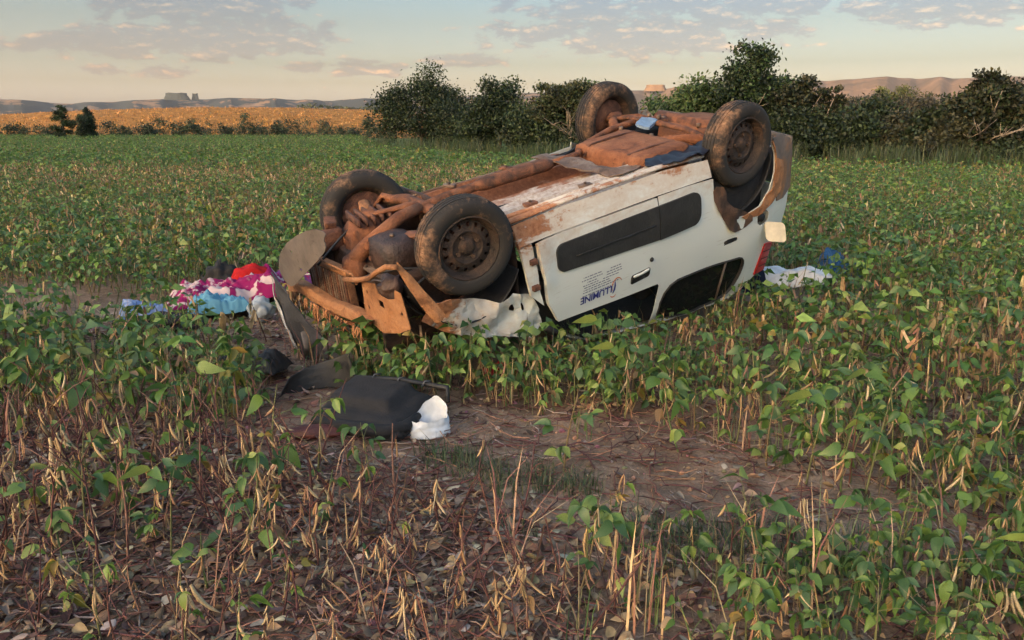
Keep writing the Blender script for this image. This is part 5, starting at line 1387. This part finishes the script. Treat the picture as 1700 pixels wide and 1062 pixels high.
for i, (x, h, w) in enumerate(line):
    d = rp.uniform(150, 205); k = d / F; b = at(x, 226, d); b.z = ground_h(b.x, b.y); ht = at(x, 217 - h * 1.45, d).z - b.z
    tree('low_tree', b, [(0, ht * .62, w * k * .70, ht * .46), (w * k * .35, ht * .4, w * k * .6, ht * .4)], 'low blue-green tree in the line below the golden slope', BLG, leaf=.34, n_leaf=1100, seed=100 + i, n_clump=12, limbs=2, group=G3, trunk_r=.12, clump=.62)
for i, x in enumerate(range(500, 660, 16)):
    d = rp.uniform(840, 890); b = at(x, 190, d); b.z = float(gold_top(x)) * .9 - 1; tree('hill_tree', b, [(0, 3.2, 5 + rp.uniform(0, 3), 2.6)], 'dark tree far off on top of the golden slope', BLG, leaf=1.1, n_leaf=260, seed=150 + i, n_clump=7, limbs=1, group='far trees on the golden slope', clump=.55)
# tall seeding grass at the foot of the trees
P = []
for px in np.arange(600, 1780, 1.5):
    bpy_ = float(np.interp(px, [600, 700, 800, 930, 1110, 1300, 1760], [236, 248, 256, 263, 268, 268, 268])); p = at(px, bpy_, 1.42 * F / (bpy_ - 205)); jit = rng.uniform(-.5, 3.0); P.append((p.x + rng.uniform(-.3, .3), p.y + jit, ground_h(p.x, p.y)))
P = np.array(P); P = P[n2(P[:, 0], P[:, 1], .5, 3) > -.12]
blades('tall_grass', P, .35, 1.0, .011, [(.06, .085, .03), (.09, .12, .045), (.05, .07, .028), (.13, .13, .06)], 'tall pale seeding grass along the foot of the trees', 1, per=14, spread_=.25)
# tussocks of dry grass over the golden slope
q = rng.uniform(0, 1, (5200, 2)); pxs = -420 + 1130 * q[:, 0]; ds = 225 + 700 * q[:, 1] ** 1.15; P = []
for a_, d_ in zip(pxs, ds):
    p = at(a_, 205, d_); t_ = float(np.interp(d_, GOLD_D, GOLD_T)); P.append((p.x, p.y, -7.5 + (float(gold_top(a_)) + 7.5) * t_ - .3))
blades('dry_grass', np.array(P), .7, 1.7, .16, [(.27, .125, .028), (.20, .09, .022), (.15, .075, .02), (.33, .17, .045), (.05, .042, .018)], 'tussocks of golden dry grass covering the sunlit slope', 1, per=6, spread_=1.6)


# ------------------------------------------------------------------ things thrown from the car
def spot(x, y, dz=0.0): return Vector((x, y, ground_h(x, y) + dz))


def fabric(name, c, size, rotz, mat, label, cat, amp=.06, fr=3.0, seed=1, lift=.05, n=48, outline=None, tilt=(0, 0), group=None, sag=.0, th=.004):
    """a crumpled sheet lying over the ground at c; amp gives the height of the folds"""
    w, d = size; poly = outline or [(-.5, -.5), (0, -.54), (.5, -.5), (.53, .1), (.5, .5), (-.1, .53), (-.5, .5), (-.54, 0)]
    def f(u, v):
        r = math.cos(rotz), math.sin(rotz); x = u * w; y = v * d; q = Vector((x * fr + seed, y * fr, seed * 1.7))
        ridge = abs(mnoise.noise(q)) + .6 * abs(mnoise.noise(q * 2.1)) + .32 * abs(mnoise.noise(q * 5)) + .12 * mnoise.noise(q * 11)
        edge = min(1, 3.2 * (1 - max(abs(u), abs(v)) * 1.85)); edge = max(0, edge)
        z = lift * (.35 + .65 * edge) + amp * ridge * 1.6 * (.25 + .75 * edge) + tilt[0] * x + tilt[1] * y - sag * (x * x + y * y)
        gx, gy = c[0] + x * r[0] - y * r[1] + .03 * mnoise.noise(q * 1.3), c[1] + x * r[1] + y * r[0] + .03 * mnoise.noise(q * 1.3 + Vector((7, 0, 0)))
        return Vector((gx, gy, ground_h(gx, gy) + .012 + z))
    k = max(w, d)
    m = sheet(poly, f, res=1.0 / n, th=th); o = m.build(name, mat, None); tag(o, label, cat, group)
    me = o.data; cc = Vector((c[0], c[1], ground_h(*c[:2]))); me.transform(Matrix.Translation(-cc)); o.location = cc; return o


def solid(mb, name, mat, loc, label, cat, rot=None, **kw):
    o = mb.build(name, mat, None, **kw); o.matrix_world = Matrix.Translation(loc) @ (rot.to_4x4() if rot else Matrix()); tag(o, label, cat); return o


fabric('blanket', (-2.42, 7.05), (.98, .66), .38, cloth('magenta_print', (.22, .010, .085), (.50, .38, .38), 6.5, .52, .04), 'crumpled magenta and white patterned blanket lying in the crop', 'blanket', .10, 3.0, 2, .15)
fabric('print_cloth', (-2.12, 7.60), (.62, .40), .5, cloth('pink_print', (.36, .02, .12), (.16, .06, .20), 14, .5, .05), 'pink and purple printed cloth behind the red cushion', 'cloth', .07, 4.0, 5, .14)
red = MB().blob((0, 0, .17), (.18, .13, .16), 3, .22, 2.6, 4, .9); solid(red, 'cushion', cloth('red_cloth', (.34, .010, .012)), spot(-2.28, 7.32), 'plump bright red cushion beside the patterned blanket', 'cushion', Matrix.Rotation(.2, 3, 'Z'))
fabric('towel', (-2.36, 6.66), (.48, .26), .35, cloth('light_blue', (.10, .26, .38)), 'light blue towel in front of the patterned blanket', 'towel', .08, 4.0, 7, .12)
pb = MB().blob((0, 0, .10), (.10, .09, .10), 9, .35, 2.2, 4); o = solid(pb, 'plastic_bag', plain('pale_plastic', (.30, .33, .36), .35), spot(-2.0, 6.55), 'pale grey plastic bag beside the light blue towel', 'bag')
fabric('folded_shirt', (-2.88, 6.42), (.34, .30), .5, cloth('pale_blue', (.16, .23, .42), (.30, .35, .48), 9, .55), 'pale blue folded shirt on top of a black bag', 'shirt', .05, 5.0, 11, .14)
bb = MB().blob((0, 0, .06), (.30, .15, .085), 4, .35, 2.4, 4); solid(bb, 'black_bag', M['blackfab'], spot(-2.72, 6.34), 'flat black bag under the pale blue shirt', 'bag', Matrix.Rotation(.15, 3, 'Z'))
b2 = MB().blob((0, 0, .16), (.16, .11, .16), 6, .4, 2.4, 4); solid(b2, 'black_bag', M['blackfab'], spot(-2.66, 7.62), 'small black bag behind the patterned blanket', 'bag')
bt = MB().tube([(-.03, 0, .22), (.1, 0, .215), (.34, .05, .20)], [.008, .008, .006], 6); solid(bt, 'strap', plain('white_strap', (.6, .58, .55), .6), spot(-1.98, 7.5), 'thin white strap running from the red cushion', 'strap')
# black plastic wheel-arch liner standing on edge, dark sheet behind it
ol = [(0, 0), (1, 0), (1, 1), (0, 1)]
def liner(u, v):
    a = 2.9 - 2.3 * u; hgt = .24 * (.35 + .65 * u) * (1 - .12 * v)
    return Vector((math.cos(a) * .24 * (1 - .18 * v), math.sin(a) * .16 - .05 + .03 * v, hgt * v + .01 + .012 * mnoise.noise(Vector((u * 5, v * 5, 0)))))
solid(sheet(ol, liner, res=.07, th=.006), 'arch_liner', M['black'], spot(-1.10, 4.66), 'curved black plastic wheel-arch liner standing on the soil', 'liner', Matrix.Rotation(R(12), 3, 'Z'))
fabric('rubber_sheet', (-1.62, 5.10), (.40, .26), -.3, M['black'], 'small dark plastic sheet half hidden in green leaves', 'sheet', .06, 3.5, 13, .08, th=.006)
# car seat: squab with raised centre panel, side bolster and bare frame behind
SR = Matrix.Rotation(R(-24), 3, 'Z') @ Matrix.Rotation(R(10), 3, 'X')
seat = empty('car_seat', Matrix.Translation(spot(-.72, 4.22)) @ SR.to_4x4()); tag(seat, 'black car seat cushion torn out and lying on its back', 'seat')
def squab(u, v):
    x = u * .56; y = v * .44; b = .09 * (1 - abs(2 * u - 1) ** 9) * (1 - abs(2 * v - 1) ** 9)
    pan = .055 * (1 / (1 + math.exp(-70 * (.33 - abs(u - .45))))) * (1 / (1 + math.exp(-70 * (.30 - abs(v - .58)))))
    return Vector((x - .28, y - .22, .05 + b + pan + .006 * mnoise.noise(Vector((u * 6, v * 6, 0)))))
sq = sheet([(0, .06), (.06, 0), (.94, 0), (1, .1), (1, .9), (.94, 1), (.06, 1), (0, .94)], squab, res=.035, th=.06).build('squab', M['blackfab'], seat)
MB().tube([(-.24, -.20, .09), (0, -.225, .105), (.20, -.21, .10), (.265, -.12, .09), (.27, .0, .09)], [.02, .032, .036, .032, .02], 8).build('bolster', M['blackfab'], seat)
MB().tube([(-.30, .25, .06), (-.28, .26, .11), (0, .27, .13), (.30, .27, .12), (.32, .22, .06)], .014, 8).build('seat_frame', M['black'], seat)
for k in range(3): MB().tube([(-.16 + .16 * k, .24, .12), (-.15 + .16 * k, .26, .145), (-.13 + .16 * k, .29, .135)], .005, 6).build('spring_clip', plain('steel_clip', (.10, .10, .105), .4), seat)
MB().box((0, 0, .03), (.50, .38, .05), None, .015).build('seat_base', M['black'], seat)
# torn white bag, standing open
def bag(u, v):
    a = u * 2 * math.pi; r = .095 * (1 - .12 * v); x = math.cos(a) * r * 1.15; y = math.sin(a) * r * .75
    z = .090 * v + .095 * v * max(0, math.cos(a - 1.0)) ** 2 + .02 * v * mnoise.noise(Vector((math.cos(a) * 2, math.sin(a) * 2, 4)))
    k = .018 * mnoise.noise(Vector((math.cos(a) * 3, math.sin(a) * 3, v * 4))) + .006 * mnoise.noise(Vector((math.cos(a) * 9, math.sin(a) * 9, v * 9)))
    return Vector((x * (1 + k * 6), y * (1 + k * 6), z + .004))
V = []; Fc = []; nu, nv = 40, 12
for j in range(nv + 1):
    for i in range(nu): V.append(bag(i / nu, j / nv))
Fc = [(j * nu + i, j * nu + (i + 1) % nu, (j + 1) * nu + (i + 1) % nu, (j + 1) * nu + i) for j in range(nv) for i in range(nu)] + [tuple(range(nu))]
solid(MB().add(V, Fc), 'open_bag', plain('white_plastic', (.70, .74, .80), .35), spot(-.42, 4.05), 'torn white bag standing open beside the black car seat', 'bag', Matrix.Rotation(R(20), 3, 'Z'))
solid(MB().blob((0, 0, .03), (.17, .06, .035), 3, .4, 3, 3), 'broken_trim', mottled('dark_red_plastic', [(.3, (.05, .012, .010)), (.7, (.14, .035, .025))], 9, .5), spot(-.98, 4.02), 'dark reddish broken trim piece at the foot of the car seat', 'trim', Matrix.Rotation(R(15), 3, 'Z'))
fabric('red_cloth', (-.14, 5.02), (.20, .14), .1, cloth('dark_red', (.26, .015, .015)), 'small red cloth on the soil under the green plants', 'cloth', .05, 6.0, 17, .05)
# behind the car
fabric('white_panel', (2.40, 7.28), (.95, .34), -.10, plain('scuffed_white', (.48, .50, .54), .4), 'torn white panel lying on the crop behind the car', 'panel', .035, 3.0, 19, .26, outline=[(-.5, -.3), (-.1, -.5), (.3, -.45), (.5, -.1), (.46, .2), (.1, .35), (-.3, .5), (-.48, .2)], th=.008)
fabric('dark_cloth', (1.98, 7.22), (.34, .34), .2, cloth('navy', (.012, .016, .035)), 'dark navy cloth between the tail light and the white panel', 'cloth', .09, 3.5, 23, .30)
fabric('blue_cloth', (3.10, 7.95), (.36, .24), .2, cloth('blue', (.03, .09, .21)), 'blue cloth caught in the crop beyond the white panel', 'cloth', .10, 4.5, 29, .22)
# lodged on the underside of the car
o = sheet([(0, 0), (.36, 0), (.38, .15), (.30, .19), (.04, .17)], lambda u, v: Vector((u, v, .03 * mnoise.noise(Vector((u * 8, v * 8, 2))))), res=.04, th=.03).build('plastic_tray', plain('pale_blue_plastic', (.20, .29, .42), .4), None, auto=50)
o.matrix_world = CAR_M @ Matrix.Translation((-1.06, -.02, .06)) @ Matrix.Rotation(R(-30), 4, 'Z') @ Matrix.Rotation(R(-14), 4, 'X') @ Matrix.Scale(.62, 4); tag(o, 'pale blue plastic tray lodged on the underside between the rear wheels', 'tray')
for k, (x, y, r, lab) in enumerate([(-2.18, 4.86, .5, 'pale dried leaf held up among the green plants'), (1.20, 3.14, 1.2, 'pale dried leaf lying on the dirt track')]):
    V, T = leaf_geo(.085, .075, .5, .2, True); me = mesh_np('dried_leaf', V, T, np.tile((.52, .42, .27), (len(V), 1))); me.materials.append(M['litter']); o = bpy.data.objects.new('dried_leaf', me); link(o)
    o.matrix_world = Matrix.Translation(spot(x, y, .33 if k == 0 else .012)) @ Matrix.Rotation(r, 4, 'Z') @ Matrix.Rotation(1.2 if k == 0 else .2, 4, 'Y'); tag(o, lab, 'leaf')


# ------------------------------------------------------------------ evening haze
hz = MB().add([(x, y, z) for z in (-14, 420) for y in (-1400, 5600) for x in (-7000, 7000)], [(0, 2, 3, 1), (4, 5, 7, 6), (0, 1, 5, 4), (2, 6, 7, 3), (0, 4, 6, 2), (1, 3, 7, 5)]).build('haze', None, None, False)
hm = bpy.data.materials.new('haze'); hm.use_nodes = True; nt = NT(hm.node_tree); nt.n.clear()
out = nt.node('ShaderNodeOutputMaterial'); pv = nt.node('ShaderNodeVolumePrincipled'); pv.inputs['Color'].default_value = (.70, .80, 1.0, 1); pv.inputs['Density'].default_value = .00004; pv.inputs['Anisotropy'].default_value = .2
nt.l.new(pv.outputs[0], out.inputs['Volume']); hz.data.materials.append(hm); tag(hz, 'thin evening haze over the whole valley', 'haze', kind='stuff')
